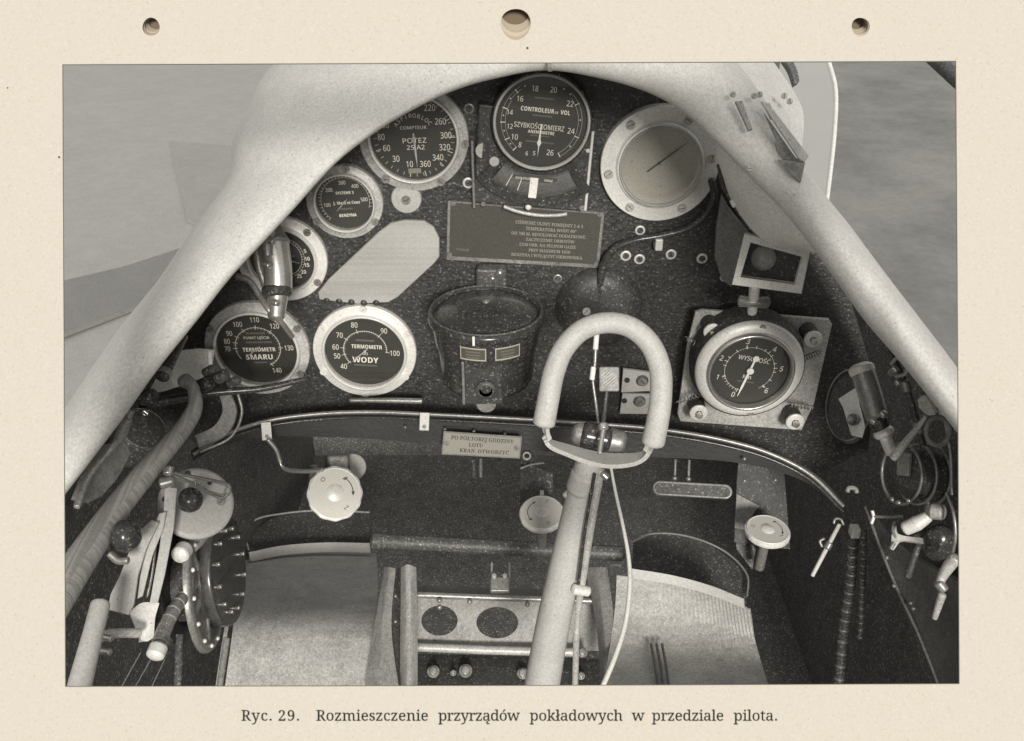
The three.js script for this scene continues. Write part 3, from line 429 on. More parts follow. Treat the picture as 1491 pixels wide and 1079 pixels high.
// compass: upright bowl standing in front of the board
{
  const c = W(708, 452, 0.875), k = scaleAt(c), r = 82 * k, t = thing('compass', 'black drum shaped compass with a domed glossy top', 'compass', c);
  const Ly = (pts, seg = 64) => new THREE.LatheGeometry(pts.map(([a, b]) => new THREE.Vector2(a, b)), seg);
  mesh('bowl', Ly([[0.0001, -0.07], [r * 0.8, -0.07], [r * 0.84, -0.066], [r * 0.88, -0.036], [r * 0.93, -0.029], [r * 0.98, -0.01], [r * 1.0, -0.008], [r * 1.04, -0.007], [r * 1.05, -0.003], [r * 1.02, 0], [r * 0.95, 0.001], [r * 0.93, -0.004]]), M.gloss, t);
  mesh('compass_card', Ly([[0.0001, -0.001], [r * 0.6, -0.002], [r * 0.93, -0.004]]), M.rubber, t);
  mesh('domed_cap', Ly([[0.0001, 0.009], [r * 0.3, 0.008], [r * 0.6, 0.005], [r * 0.8, 0.0015], [r * 0.93, -0.003]]), M.gloss, t);
  mesh('pivot', Ly([[0.0001, 0.0112], [0.003, 0.0105], [0.004, 0.007]], 20), M.worn, t);
  mesh('rim', new THREE.TorusGeometry(r * 0.985, 0.0012, 8, 72).rotateX(Math.PI / 2).translate(0, 0.001, 0), M.dark, t);
  for (const [a, s] of [[-12, 'left'], [24, 'right']]) { // two small curved name plates on the drum
    const g = new THREE.CylinderGeometry(r * 0.985, r * 0.985, 0.0125, 12, 1, true, rad(a - 14), rad(27)).translate(0, -0.0185, 0), m = canvasMap(256, 96, (x, w, h) => { x.fillStyle = '#b3ae9f'; x.fillRect(0, 0, w, h); x.fillStyle = '#57544c'; x.fillRect(10, 10, w - 20, h - 20); fineLine(x, w / 2, h * 0.32, w * 0.6, 18); fineLine(x, w / 2, h * 0.56, w * 0.6, 18); fineLine(x, w / 2, h * 0.78, w * 0.5, 16); });
    mesh('maker_plate', g, print(m, 0.4), t, true);
  }
  mesh('lubber_mark', at(rbox(0.0022, 0.009, 0.001, 0.0003), -0.19 * r, -0.003, r * 1.045), M.white, t);
  mesh('bracket', [at(rbox(0.034, 0.045, 0.008), -0.002, -0.05, r * 0.8)], M.black, t);
  mesh('bracket_rib', at(rbox(0.0025, 0.044, 0.003, 0.0005), -0.02, -0.05, r * 0.8 + 0.004), M.worn, t);
  mesh('lens', at(lathe([[0.005, 0], [0.009, 0], [0.009, 0.003], [0.006, 0.004]], 24), 0, -0.056, r * 0.8 + 0.004), M.dark, t);
  mesh('foot_screw', at(cyl(0.009, 0.004, 18), 0, -0.073, r * 0.8 - 0.001), M.worn, t);
  mesh('lamp_housing', [at(rbox(0.03, 0.022, 0.02), 0.004, 0.008, -r * 1.15)], M.dark, t);
  mesh('lamp_screw', at(new THREE.SphereGeometry(0.0035, 14, 10), 0.012, 0.016, -r * 1.15 + 0.011), M.steel, t); mesh('lamp_screw', at(new THREE.SphereGeometry(0.0028, 14, 10), 0.005, 0.01, -r * 1.15 + 0.011), M.steel, t);
}
{ // dark domed housing behind the grip
  const c = onBoard(872, 446, 0.0), k = scaleAt(c), t = thing('domed_housing', 'black domed housing half hidden behind the stick grip', 'housing', c);
  mesh('dome', lathe([[0.0001, 0.016], [40 * k, 0.015], [58 * k, 0.01], [64 * k, 0.0], [66 * k, -0.001]], 48), M.black, t);
  screw(t, -20 * k, 4 * k, 0.015, 6 * k, M.pale); screw(t, 2 * k, 40 * k, 0.0145, 3 * k, M.worn);
}
// ---------------------------------------------------------------- beam below the board, its pipe, clips and plaque
const arcTop = [[282, 662, 0.9], [330, 633, 0.93], [388, 614, 0.95], [460, 604, 0.958], [540, 601, 0.96], [620, 604, 0.96], [760, 611, 0.96], [880, 619, 0.96], [960, 626, 0.96], [1050, 641, 0.958], [1120, 661, 0.955], [1180, 692, 0.95], [1228, 738, 0.94]];
{
  const t = thing('cross_beam', 'dark bowed beam running below the whole instrument board', 'beam');
  const low = arcTop.map(([x, y, z], i) => [x, y + [6, 14, 22, 32, 38, 42, 44, 44, 40, 30, 22, 14, 8][i], z + 0.012]);
  mesh('beam_face', sheet([arcTop.map(([x, y, z]) => [x, y - 2, z + 0.004]), low], 0.004, 80, 3), mat(0.05, grainBrushed, 0.35, 0, bumpFine, 0.0003), t);
  for (const [x, y] of [[648, 625], [690, 628], [735, 632], [590, 622], [1084, 668], [1084, 700], [1129, 699], [1010, 640]]) { const p = W(x, y, 0.957); mesh('rivet', at(new THREE.SphereGeometry(2.6 * scaleAt(p), 10, 8), p.x, p.y, p.z), M.worn, t); }
}
{
  const t = thing('fuel_pipe', 'thin shiny pipe clipped along the bowed beam', 'pipe');
  mesh('pipe', bar(arcTop.map(([x, y, z]) => [x, y - 1, z - 0.006]), 3, 10, 120), M.worn, t);
  mesh('lower_pipe', bar(arcTop.map(([x, y, z]) => [x, y + 7, z - 0.004]), 2.2, 8, 120), M.gloss, t);
  for (const [x, y, r] of [[388, 628, 4], [618, 614, -2]]) { const p = W(x, y, 0.938), k = scaleAt(p), g = new THREE.Group(); g.name = 'clip'; g.position.copy(p); aim(g, facing(p, 10)); g.rotateZ(rad(r)); t.add(g); mesh('clip_strap', rbox(14 * k, 26 * k, 0.004), M.white, g); screw(g, 0, -8 * k, 0.0018, 2.6 * k, M.worn); }
}
{
  const t = thing('engraved_plaque', 'small pale plaque about opening the tap, screwed to the beam', 'plaque');
  const q = [[646, 628], [760, 636], [757, 668], [643, 662]], c = W(702, 648, 0.945), n = facing(c, 8);
  mesh('plaque', plate(q, 702, 648, 0.948, n, 0.002, [], 0.0003), M.mid, t);
  const d = n.clone().multiplyScalar(0.0032), z = c.clone().sub(EYE).dot(n);
  const ray = (x, y) => { const r = W(x, y, 1).sub(EYE), o = W(702, 648, 0.948).add(n.clone().multiplyScalar(0.0032)); return EYE.clone().addScaledVector(r, o.sub(EYE).dot(n) / r.dot(n)); };
  const pts = [[648, 630], [758, 638], [755, 666], [645, 660]].map(([x, y]) => ray(x, y));
  const g = new THREE.BufferGeometry(); g.setAttribute('position', new THREE.Float32BufferAttribute(pts.flatMap((p) => [p.x, p.y, p.z]), 3)); g.setAttribute('uv', new THREE.Float32BufferAttribute([0, 1, 1, 1, 1, 0, 0, 0], 2)); g.setIndex([0, 3, 1, 1, 3, 2]); g.computeVertexNormals();
  mesh('lettering', g, print(canvasMap(768, 210, (x, w, h) => { x.fillStyle = '#b1ac9e'; x.fillRect(0, 0, w, h); noiseOver(x, w, h, 0.05, '#c6c1b2', '#8f8b7f'); const o = { font: 'serif', weight: 'bold', colour: '#403e37', squeeze: 0.98 }; text(x, 'PO PÓŁTOREJ GODZINY', w * 0.5, h * 0.2, 54, o); text(x, 'LOTU', w * 0.42, h * 0.5, 52, o); text(x, 'KRAN  OTWORZYĆ', w * 0.54, h * 0.8, 54, o); }), 0.5), t, true);
  for (const [x, y] of [[650, 646], [752, 653]]) { const p = ray(x, y), s = new THREE.Group(); s.name = 'plaque_screw'; s.position.copy(p); aim(s, n); t.add(s); screw(s, 0, 0, 0, 3.4 * scaleAt(p), M.worn); }
}
// ---------------------------------------------------------------- tap wheels
function tapMark(x, w, marks) {
  x.fillStyle = '#d4d0c6'; x.fillRect(0, 0, w, w); noiseOver(x, w, w, 0.04, '#e0dbcc', '#aaa698');
  x.strokeStyle = '#34332e'; x.lineWidth = w * 0.018; const [a0, a1, zp, op, rot] = marks; x.beginPath(); x.arc(w / 2, w / 2, w * 0.36, rad(a0), rad(a1)); x.stroke();
  const e = [w / 2 + Math.cos(rad(a1)) * w * 0.36, w / 2 + Math.sin(rad(a1)) * w * 0.36]; x.save(); x.translate(...e); x.rotate(rad(a1 + 90)); x.fillStyle = '#34332e'; x.beginPath(); x.moveTo(w * 0.07, 0); x.lineTo(-w * 0.02, -w * 0.035); x.lineTo(-w * 0.02, w * 0.035); x.fill(); x.restore();
  const f = [w / 2 + Math.cos(rad(a0)) * w * 0.36, w / 2 + Math.sin(rad(a0)) * w * 0.36]; x.save(); x.translate(...f); x.rotate(rad(a0)); x.beginPath(); x.moveTo(-w * 0.04, -w * 0.03); x.lineTo(w * 0.04, w * 0.01); x.moveTo(-w * 0.04, 0); x.lineTo(w * 0.04, w * 0.04); x.stroke(); x.restore();
  for (const [s, p] of [['Z', zp], ['O', op]]) text(x, s, w / 2 + Math.cos(rad(p)) * w * 0.37, w / 2 + Math.sin(rad(p)) * w * 0.37, w * 0.13, { colour: '#34332e', turn: rad(rot) });
}
function tap(label, px, py, Z, r, n, lobes, marks, stem) {
  const p = W(px, py, Z), k = scaleAt(p), t = thing('fuel_tap', label, 'tap', p, 'fuel taps'); aim(t, n);
  const s = new THREE.Shape(), N = 144; for (let i = 0; i <= N; i++) { const a = i / N * Math.PI * 2, rr = r * k * (1 + (lobes ? 0.016 * Math.cos(a * lobes) : 0)); i ? s.lineTo(Math.cos(a) * rr, Math.sin(a) * rr) : s.moveTo(rr, 0); }
  mesh('hand_wheel', toCreasedNormals(new THREE.ExtrudeGeometry(s, { depth: 0.0025, bevelEnabled: true, bevelSize: 0.003, bevelOffset: -0.003, bevelThickness: 0.002, bevelSegments: 4, curveSegments: 4 }).translate(0, 0, -0.0045), rad(30)), M.bezel, t);
  mesh('rim_bead', new THREE.TorusGeometry((r - 3.5) * k, 1.4 * k, 8, 56), M.bezel, t);
  mesh('wheel_face', at(new THREE.CircleGeometry((r - 4) * k, 48), 0, 0, 0.0006), print(canvasMap(384, 384, (x, w) => tapMark(x, w, marks)), 0.5), t, true);
  mesh('hub', lathe([[0.0001, 0.003], [r * k * 0.2, 0.0025], [r * k * 0.32, 0.0008]], 28), M.bezel, t);
  mesh('stem', at(cyl(r * k * 0.22, 0.05, 18), 0, 0, -0.056), M.worn, t); stem?.(t, k); return t;
}
{
  const p = W(488, 718, 0.93);
  tap('scalloped pale tap wheel hanging under the beam with a thin bent pipe', 488, 718, 0.93, 40, facing(p, 8, 6), 12, [-55, 0, 55, -130, 40], (t, k) => {
    mesh('union_nut', at(cyl(9 * k, 0.018, 6).rotateX(Math.PI / 2), -26 * k, 46 * k, -0.02), M.worn, t); mesh('valve_body', at(rbox(34 * k, 30 * k, 0.03), 10 * k, 48 * k, -0.035), M.worn, t);
    mesh('back_flange', at(lathe([[0.0001, 0.006], [18 * k, 0.006], [21 * k, 0.003], [21 * k, -0.003]], 28), 36 * k, 50 * k, -0.05), M.pale, t);
  });
  tag(mesh('drain_pipe', bar([[390, 640, 0.93], [402, 655, 0.935], [408, 672, 0.94], [414, 682, 0.94], [440, 686, 0.935], [470, 684, 0.93]], 3.4, 10, 50), M.steel, null), 'thin bent pipe from the beam clip to the scalloped tap', 'pipe');
  const p2 = W(789, 746, 1.0); tap('flat pale tap wheel half covered by the control stick tube', 789, 746, 1.0, 33, facing(p2, 38, 0), 0, [140, 235, -70, 65, 20], (t, k) => { mesh('pointer_lug', at(rbox(6 * k, 14 * k, 0.006), 0, 36 * k, -0.004), M.pale, t); });
  const p3 = W(1118, 771, 1.02); tap('oval looking pale tap wheel standing right of the control stick', 1118, 771, 1.02, 33, facing(p3, 48, 14), 0, [-50, 20, 40, 200, 60]);
}
{ // lugs and brackets under the beam
  const n = facing(W(775, 690, 1.0), 10);
  const t = thing('tap_bracket', 'dark angle bracket with an eye, holding the flat tap', 'bracket');
  mesh('bracket_plate', plate([[757, 745], [758, 664], [763, 656], [771, 656], [776, 664], [779, 678], [792, 686], [805, 690], [805, 745]], 780, 700, 1.07, n, 0.003), M.dark, t);
  mesh('eye', (() => { const p = W(767, 664, 1.06), k = scaleAt(p), g = new THREE.TorusGeometry(5 * k, 1.4 * k, 8, 24); const m = new THREE.Object3D(); m.position.copy(p); aim(m, n); m.updateMatrix(); return g.applyMatrix4(m.matrix); })(), M.bezel, t);
  mesh('lip', bar([[758, 682, 1.062], [772, 677, 1.062], [792, 674, 1.062]], 1.5, 8), M.worn, t);
  const u = thing('tap_bracket', 'tall dark sheet bracket with a pale triangular gusset', 'bracket'), n2 = facing(W(1100, 710, 1.0), 5, 10);
  mesh('bracket_plate', plate([[1076, 655], [1140, 668], [1150, 800], [1068, 790], [1072, 700]], 1105, 720, 1.09, n2, 0.003), M.black, u);
  mesh('gusset', plate([[1072, 719], [1106, 737], [1098, 746], [1086, 772], [1069, 769]], 1085, 745, 1.08, n2, 0.002), M.grey, u); mesh('gusset', plate([[1069, 774], [1086, 778], [1100, 800], [1095, 830], [1072, 800]], 1085, 795, 1.085, n2, 0.002), M.dark, u);
  const v = thing('tube_stub', 'pair of thin tubes hanging below the small plaque', 'tube'); mesh('tube', bar([[690, 668, 0.98], [690, 694, 0.99]], 3, 10), M.dark, v); mesh('tube', bar([[700, 668, 0.98], [700, 694, 0.99]], 2.6, 10), M.worn, v);
}
{ // long flat pull handle
  const p = W(1008, 713, 0.98), k = scaleAt(p), t = thing('pull_toggle', 'long rounded pull handle with knurled dark face', 'handle', p); aim(t, facing(p, 5)); t.rotateZ(rad(-2));
  const stad = (L, H) => { const s = new THREE.Shape(); s.absarc(-L / 2 + H / 2, 0, H / 2, Math.PI / 2, Math.PI * 1.5); s.absarc(L / 2 - H / 2, 0, H / 2, -Math.PI / 2, Math.PI / 2); return s; };
  mesh('handle_body', new THREE.ExtrudeGeometry(stad(114 * k, 21 * k), { depth: 0.008, bevelEnabled: true, bevelSize: 0.001, bevelOffset: -0.001, bevelThickness: 0.001, bevelSegments: 2 }).translate(0, 0, -0.008), M.worn, t);
  mesh('knurled_face', new THREE.ExtrudeGeometry(stad(108 * k, 15 * k), { depth: 0.002, bevelEnabled: false }).translate(0, -k, 0), M.dark, t);
  for (const x of [-26, -6]) { mesh('stem', at(cyl(2.2 * k, 32 * k, 10).rotateX(-Math.PI / 2), x * k, 12 * k, -0.006), M.worn, t); mesh('stem_eye', at(new THREE.SphereGeometry(4 * k, 14, 10), x * k, 16 * k, -0.004), M.worn, t); }
}
// ---------------------------------------------------------------- footwell: cross tube, posts, floor channel
tag(mesh('cross_tube', [bar([[545, 787, 1.12], [660, 793, 1.12], [800, 801, 1.12], [905, 806, 1.12]], 11, 20, 30), bar([[544, 787, 1.12], [556, 788, 1.12]], 12.5, 20)], M.dark, null), 'dark round tube crossing behind the control stick', 'tube');
{
  const t = thing('seat_post', 'pale channel post left of the perforated plate', 'post');
  mesh('channel', sheet([[[560, 826, 1.1], [568, 826, 1.09], [576, 828, 1.09]], [[545, 910, 1.05], [558, 912, 1.04], [570, 914, 1.04]], [[530, 1010, 1.0], [555, 1010, 0.99], [582, 1010, 0.99]]], 0.004, 8, 16), M.mid, t);
  mesh('web', sheet([[[577, 828, 1.1], [582, 826, 1.11]], [[571, 914, 1.05], [584, 914, 1.07]], [[583, 1010, 1.0], [586, 1010, 1.03]]], 0.003, 4, 16), M.dark, t);
  mesh('flange', sheet([[[584, 826, 1.1], [594, 822, 1.085], [606, 826, 1.1]], [[583, 910, 1.06], [595, 908, 1.045], [608, 910, 1.06]], [[582, 1010, 1.02], [595, 1010, 1.0], [608, 1010, 1.02]]], 0.004, 8, 16), M.trough, t);
  for (const y of [868, 905]) { const p = W(576, y, 1.04); mesh('rivet', at(new THREE.SphereGeometry(2.6 * scaleAt(p), 10, 8), p.x, p.y, p.z), M.worn, t); }
  const u = thing('seat_post', 'grey slanted post right of the perforated plate', 'post');
  mesh('channel', sheet([[[852, 826, 1.12], [868, 826, 1.11], [884, 826, 1.11]], [[868, 910, 1.08], [880, 912, 1.06], [896, 914, 1.06]], [[876, 1010, 1.02], [886, 1010, 1.0], [900, 1010, 1.0]]], 0.004, 8, 16), M.grey, u);
  mesh('flange', sheet([[[888, 822, 1.1], [905, 822, 1.1]], [[898, 870, 1.08], [904, 870, 1.08]], [[902, 915, 1.06], [904, 915, 1.06]]], 0.003, 8, 10), M.mid, u);
}
{
  const t = thing('perforated_plate', 'grey cross plate with two big round holes between the posts', 'plate'), n = facing(W(690, 905, 1.1), 12);
  mesh('plate', plate([[608, 866], [880, 874], [878, 948], [606, 944]], 690, 905, 1.12, n, 0.003, [ellipse(640, 904, 27, 23), ellipse(724, 907, 31, 24)]), mat(0.45, grainMid, 0.5, 0.1), t);
  mesh('top_rail', bar([[608, 866, 1.105], [720, 870, 1.105], [868, 875, 1.105]], 5, 12), M.worn, t); mesh('upper_lip', sheet([[[608, 852, 1.14], [740, 856, 1.14], [880, 862, 1.14]], [[608, 864, 1.12], [740, 868, 1.12], [880, 873, 1.12]]], 0.002, 8, 3), M.grey, t);
  mesh('bottom_rail', bar([[606, 942, 1.095], [700, 946, 1.095], [850, 950, 1.095]], 6.5, 12), M.bezelWorn, t);
  for (const [x, y] of [[656, 941], [721, 943], [640, 874], [684, 876], [768, 880], [640, 884]]) { const p = W(x, y, 1.098); mesh('rivet', at(new THREE.SphereGeometry(4 * scaleAt(p), 10, 8), p.x, p.y, p.z), M.worn, t); }
  const b = thing('rod_bracket', 'small bright forked bracket standing on the plate top rail', 'bracket', W(728, 848, 1.09)), k = scaleAt(b.position); aim(b, facing(b.position, 10));
  mesh('block', at(rbox(29 * k, 22 * k, 0.012), 0, -4 * k, 0), M.worn, b); for (const x of [-12, 14]) { mesh('fork', at(rbox(3 * k, 30 * k, 0.008), x * k, 14 * k, -0.004), M.worn, b); mesh('bolt', at(cyl(4 * k, 0.006, 6), (x - 2) * k * 0.6, 8 * k, 0.002), M.steel, b); }
  const lo = thing('floor_plate', 'black floor plate with a row of bright bolts', 'plate');
  mesh('plate', sheet([[[606, 952, 1.11], [730, 955, 1.11], [900, 960, 1.11]], [[600, 1015, 1.06], [730, 1015, 1.06], [905, 1015, 1.06]]], 0.003, 10, 6), M.black, lo);
  for (const [x, y, r] of [[631, 978, 6], [678, 977, 6.5], [660, 980, 3], [761, 981, 5.5], [848, 950, 5], [846, 984, 4]]) { const p = W(x, y, 1.083), s = new THREE.Group(); s.name = 'bolt'; s.position.copy(p); aim(s, V(0, 0.9, 0.5)); lo.add(s); mesh('bolt_head', cyl(r * scaleAt(p), 0.005, 6), M.steel, s); mesh('washer', at(cyl(r * 1.5 * scaleAt(p), 0.0015, 18), 0, 0, -0.0008), M.worn, s); }
}
// heel troughs
function trough(label, rows, stripPts, pocketPts, pocketRows, ripple, grp) {
  const t = thing('heel_trough', label, 'footrest', null, grp);
  mesh('trough_plate', sheet(rows, 0.002, 320, 40, ripple), ripple ? mat(0.44, grainMid, 0.65, 0, bumpFine, 0.0002) : M.trough, t);
  const lowS = stripPts.map(([x, y, z]) => [x + 1, y + 14, z - 0.001]);
  mesh('edge_strip', sheet([stripPts.map(([x, y, z]) => [x, y, z - 0.004]), lowS.map(([x, y, z]) => [x, y, z - 0.004])], 0.003, 24, 4), M.pale, t);
  mesh('boot', sheet(pocketRows, 0.003, 20, 14), M.rubber, t);
  mesh('boot_edge', bar(pocketPts, 1.5, 8, 50), M.grey, t);
  return t;
}
trough('plain heel trough under the scalloped tap, pale at its foot',
  [[[345, 818, 1.3], [420, 806, 1.36], [480, 803, 1.38], [548, 806, 1.36]], [[338, 860, 1.15], [410, 855, 1.19], [480, 853, 1.2], [550, 855, 1.19]], [[326, 920, 1.03], [400, 918, 1.06], [470, 917, 1.07], [545, 918, 1.07]], [[312, 1012, 0.99], [385, 1012, 1.01], [460, 1012, 1.02], [535, 1012, 1.02]]],
  [[364, 804, 1.3], [415, 794, 1.34], [475, 790, 1.36], [538, 791, 1.35]], [[362, 800, 1.32], [358, 775, 1.35], [372, 757, 1.37], [410, 748, 1.39], [470, 743, 1.4], [538, 746, 1.4]],
  [[[362, 776, 1.37], [410, 750, 1.41], [470, 745, 1.42], [540, 748, 1.42]], [[360, 804, 1.32], [412, 796, 1.36], [475, 792, 1.38], [542, 793, 1.37]]], null, 'heel troughs');
trough('corrugated heel trough beside the swinging cable',
  [[[898, 838, 1.06], [960, 846, 1.06], [1030, 862, 1.05], [1092, 888, 1.03]], [[896, 880, 1.07], [960, 890, 1.07], [1035, 905, 1.06], [1098, 925, 1.04]], [[890, 928, 1.05], [960, 936, 1.05], [1040, 944, 1.04], [1106, 956, 1.02]], [[876, 1014, 0.95], [960, 1014, 0.95], [1045, 1014, 0.95], [1124, 1014, 0.945]]],
  [[920, 828, 1.055], [980, 838, 1.055], [1035, 853, 1.045], [1083, 872, 1.03]], [[920, 790, 1.18], [945, 778, 1.19], [985, 778, 1.19], [1030, 790, 1.18], [1065, 810, 1.17], [1088, 838, 1.15], [1088, 868, 1.13]],
  [[[922, 788, 1.2], [965, 778, 1.2], [1030, 792, 1.19], [1080, 828, 1.17]], [[920, 834, 1.15], [980, 842, 1.155], [1035, 857, 1.15], [1088, 878, 1.13]]], (u, v) => 0.00045 * Math.sin(u * Math.PI * 2 * 36) * Math.min(1, Math.max(0, (u - 0.1) * 3)) * (1 - 0.6 * v), 'heel troughs');
tag(mesh('floor_ribs', [948, 956, 964].map((x) => bar([[x, 938, 1.038], [x + 6, 970, 0.997], [x + 12, 1014, 0.945]], 2, 8, 12)), M.dark, null), 'three dark ribs running down the corrugated heel trough', 'ribs');
// ---------------------------------------------------------------- control stick
{
  const t = thing('control_stick', 'pale control stick with a padded hoop grip', 'control stick');
  mesh('tube', bar([[786, 1016, 0.9], [803, 920, 0.87], [824, 822, 0.84], [842, 740, 0.815], [856, 680, 0.795], [862, 655, 0.79]], [26, 25, 24, 22, 20, 19], 28, 60), M.pale, t);
  mesh('collar', bar([[846, 712, 0.805], [853, 690, 0.798]], 22, 28), M.pale, t);
  mesh('hoop_grip', bar([[791, 610, 0.765], [797, 578, 0.762], [806, 535, 0.76], [820, 502, 0.76], [846, 475, 0.76], [880, 464, 0.76], [916, 470, 0.76], [944, 493, 0.76], [960, 530, 0.76], [961, 575, 0.762], [956, 610, 0.765], [950, 638, 0.77]].map(([x, y, z]) => [x + 1, y + 6, z]), [16.5, 16, 15.5, 15.5, 16, 16.5, 17], 24, 90), M.grip, t);
  // flat strap that carries the grip
  const mid = [[793, 612, 0.765], [793, 632, 0.764], [802, 645, 0.762], [825, 655, 0.758], [850, 664, 0.755], [880, 671, 0.754], [910, 671, 0.755], [932, 666, 0.758], [945, 655, 0.763], [950, 640, 0.767]];
  const wdt = [2, 3, 6, 9, 11, 12, 11, 8, 5, 3];
  mesh('grip_strap', sheet([mid.map(([x, y, z], i) => [x - (i < 2 ? 2.5 : i > 7 ? -2.5 : 0), y - wdt[i], z + wdt[i] * 0.0016]), mid.map(([x, y, z], i) => [x + (i < 2 ? 2.5 : i > 7 ? -2.5 : 0), y + wdt[i] * 0.4, z])], 0.0035, 60, 4), M.pale, t);
  mesh('lever_drum', bar([[838, 630, 0.785], [870, 637, 0.785], [905, 644, 0.785]], [15, 19, 19, 17], 24, 20), M.worn, t);
  mesh('lever_drum_band', bar([[852, 633, 0.783], [884, 640, 0.783]], 20, 24), M.gloss, t);
  mesh('centre_bolt', bar([[879, 622, 0.758], [873, 660, 0.752]], 3.6, 10), M.steel, t); mesh('bolt_head', bar([[879, 624, 0.757], [878, 618, 0.758]], 7.5, 6), M.steel, t);
  mesh('brake_lever', bar([[868, 486, 0.79], [866, 530, 0.79], [863, 548, 0.79], [868, 590, 0.79], [872, 625, 0.785]], [3.4, 2.6, 2.2, 2.2, 2.2], 10, 50), M.worn, t);
  mesh('lever_tip', bar([[869, 484, 0.788], [867, 508, 0.788]], 4, 12), M.white, t); mesh('lever_tip', bar([[864, 535, 0.788], [862, 552, 0.788]], 4, 12), M.white, t);
  mesh('thumb_stem', bar([[884, 566, 0.79], [880, 600, 0.79], [877, 625, 0.785]], 3.5, 10), M.black, t);
  { const p = W(887, 552, 0.788), k = scaleAt(p), g = new THREE.Group(); g.name = 'thumb_plate'; g.position.copy(p); aim(g, facing(p, 5)); t.add(g); mesh('plate', rbox(29 * k, 36 * k, 0.004, 0.0015), M.mid, g); for (let i = -3; i <= 3; i++) mesh('rib', rbox((22 - Math.abs(i) * 3) * k, 1.3 * k, 0.0012, 0.0002).translate(0, i * 3.6 * k, 0.002).rotateZ(0.7), M.bezelWorn, g); }
  mesh('control_rod', bar([[874, 684, 0.79], [862, 750, 0.805], [850, 830, 0.83], [841, 900, 0.85], [837, 1014, 0.88]], [7, 7, 6, 4.5, 4.5], 14, 50), M.bezelWorn, t);
  mesh('rod_channel', bar([[866, 690, 0.783], [852, 770, 0.803], [842, 850, 0.826]], 2.6, 8, 30), M.gloss, t);
  mesh('clamp', bar([[836, 858, 0.83], [856, 861, 0.835]], 8, 12), M.bezel, t);
  mesh('rod_nut', bar([[878, 690, 0.785], [884, 696, 0.785]], 5, 6), M.steel, t); mesh('strap_nut', bar([[846, 668, 0.775], [842, 672, 0.77]], 4, 6), M.steel, t); mesh('side_lug', bar([[822, 722, 0.81], [830, 714, 0.812]], 4.5, 10), M.pale, t);
  tag(mesh('brake_cable', bar([[889, 678, 0.79], [896, 715, 0.8], [907, 765, 0.82], [915, 810, 0.84], [917, 850, 0.86], [911, 905, 0.88], [896, 955, 0.9], [872, 1012, 0.92]], [2.2, 2.6, 3.2, 3.6, 4.2], 10, 80), M.bezel, null), 'thin pale cable swinging down from the stick grip', 'cable');
}
// ---------------------------------------------------------------- left side: lamp, levers, trim wheel
{
  const t = thing('cockpit_lamp', 'bright metal tube lamp hanging before the left dials', 'lamp');
  mesh('lamp_tube', bar([[398, 352, 0.83], [404, 392, 0.83], [405, 424, 0.83]], [22, 21, 20], 24, 20), M.steel, t);
  mesh('lamp_cap', bar([[394, 330, 0.832], [398, 354, 0.83]], [14, 24], 24), M.worn, t); mesh('band', bar([[403, 420, 0.83], [404, 428, 0.83]], 22, 24), M.gloss, t);
  mesh('lamp_neck', bar([[404, 428, 0.828], [402, 462, 0.825]], [16, 12], 20), M.steel, t); mesh('bulb_holder', bar([[388, 346, 0.815], [390, 372, 0.815]], [9, 7], 14), M.worn, t);
  mesh('bracket', bar([[372, 352, 0.83], [378, 390, 0.832], [388, 420, 0.834]], 6, 12, 20), M.worn, t); mesh('knurled_nut', bar([[380, 338, 0.82], [396, 342, 0.818]], 9, 10), M.bezelWorn, t);
  for (const [x, y] of [[392, 350], [386, 385], [398, 440]]) mesh('nut', bar([[x, y, 0.808], [x + 6, y + 2, 0.806]], 5, 6), M.steel, t);
  tag(mesh('lamp_cable', bar([[345, 402, 0.83], [362, 408, 0.828], [378, 430, 0.826], [392, 452, 0.822], [410, 470, 0.83], [425, 490, 0.85]], [5, 4.5, 4.5, 4], 12, 50), M.worn, null), 'twisted grey cable looping below the bright tube lamp', 'cable');
}
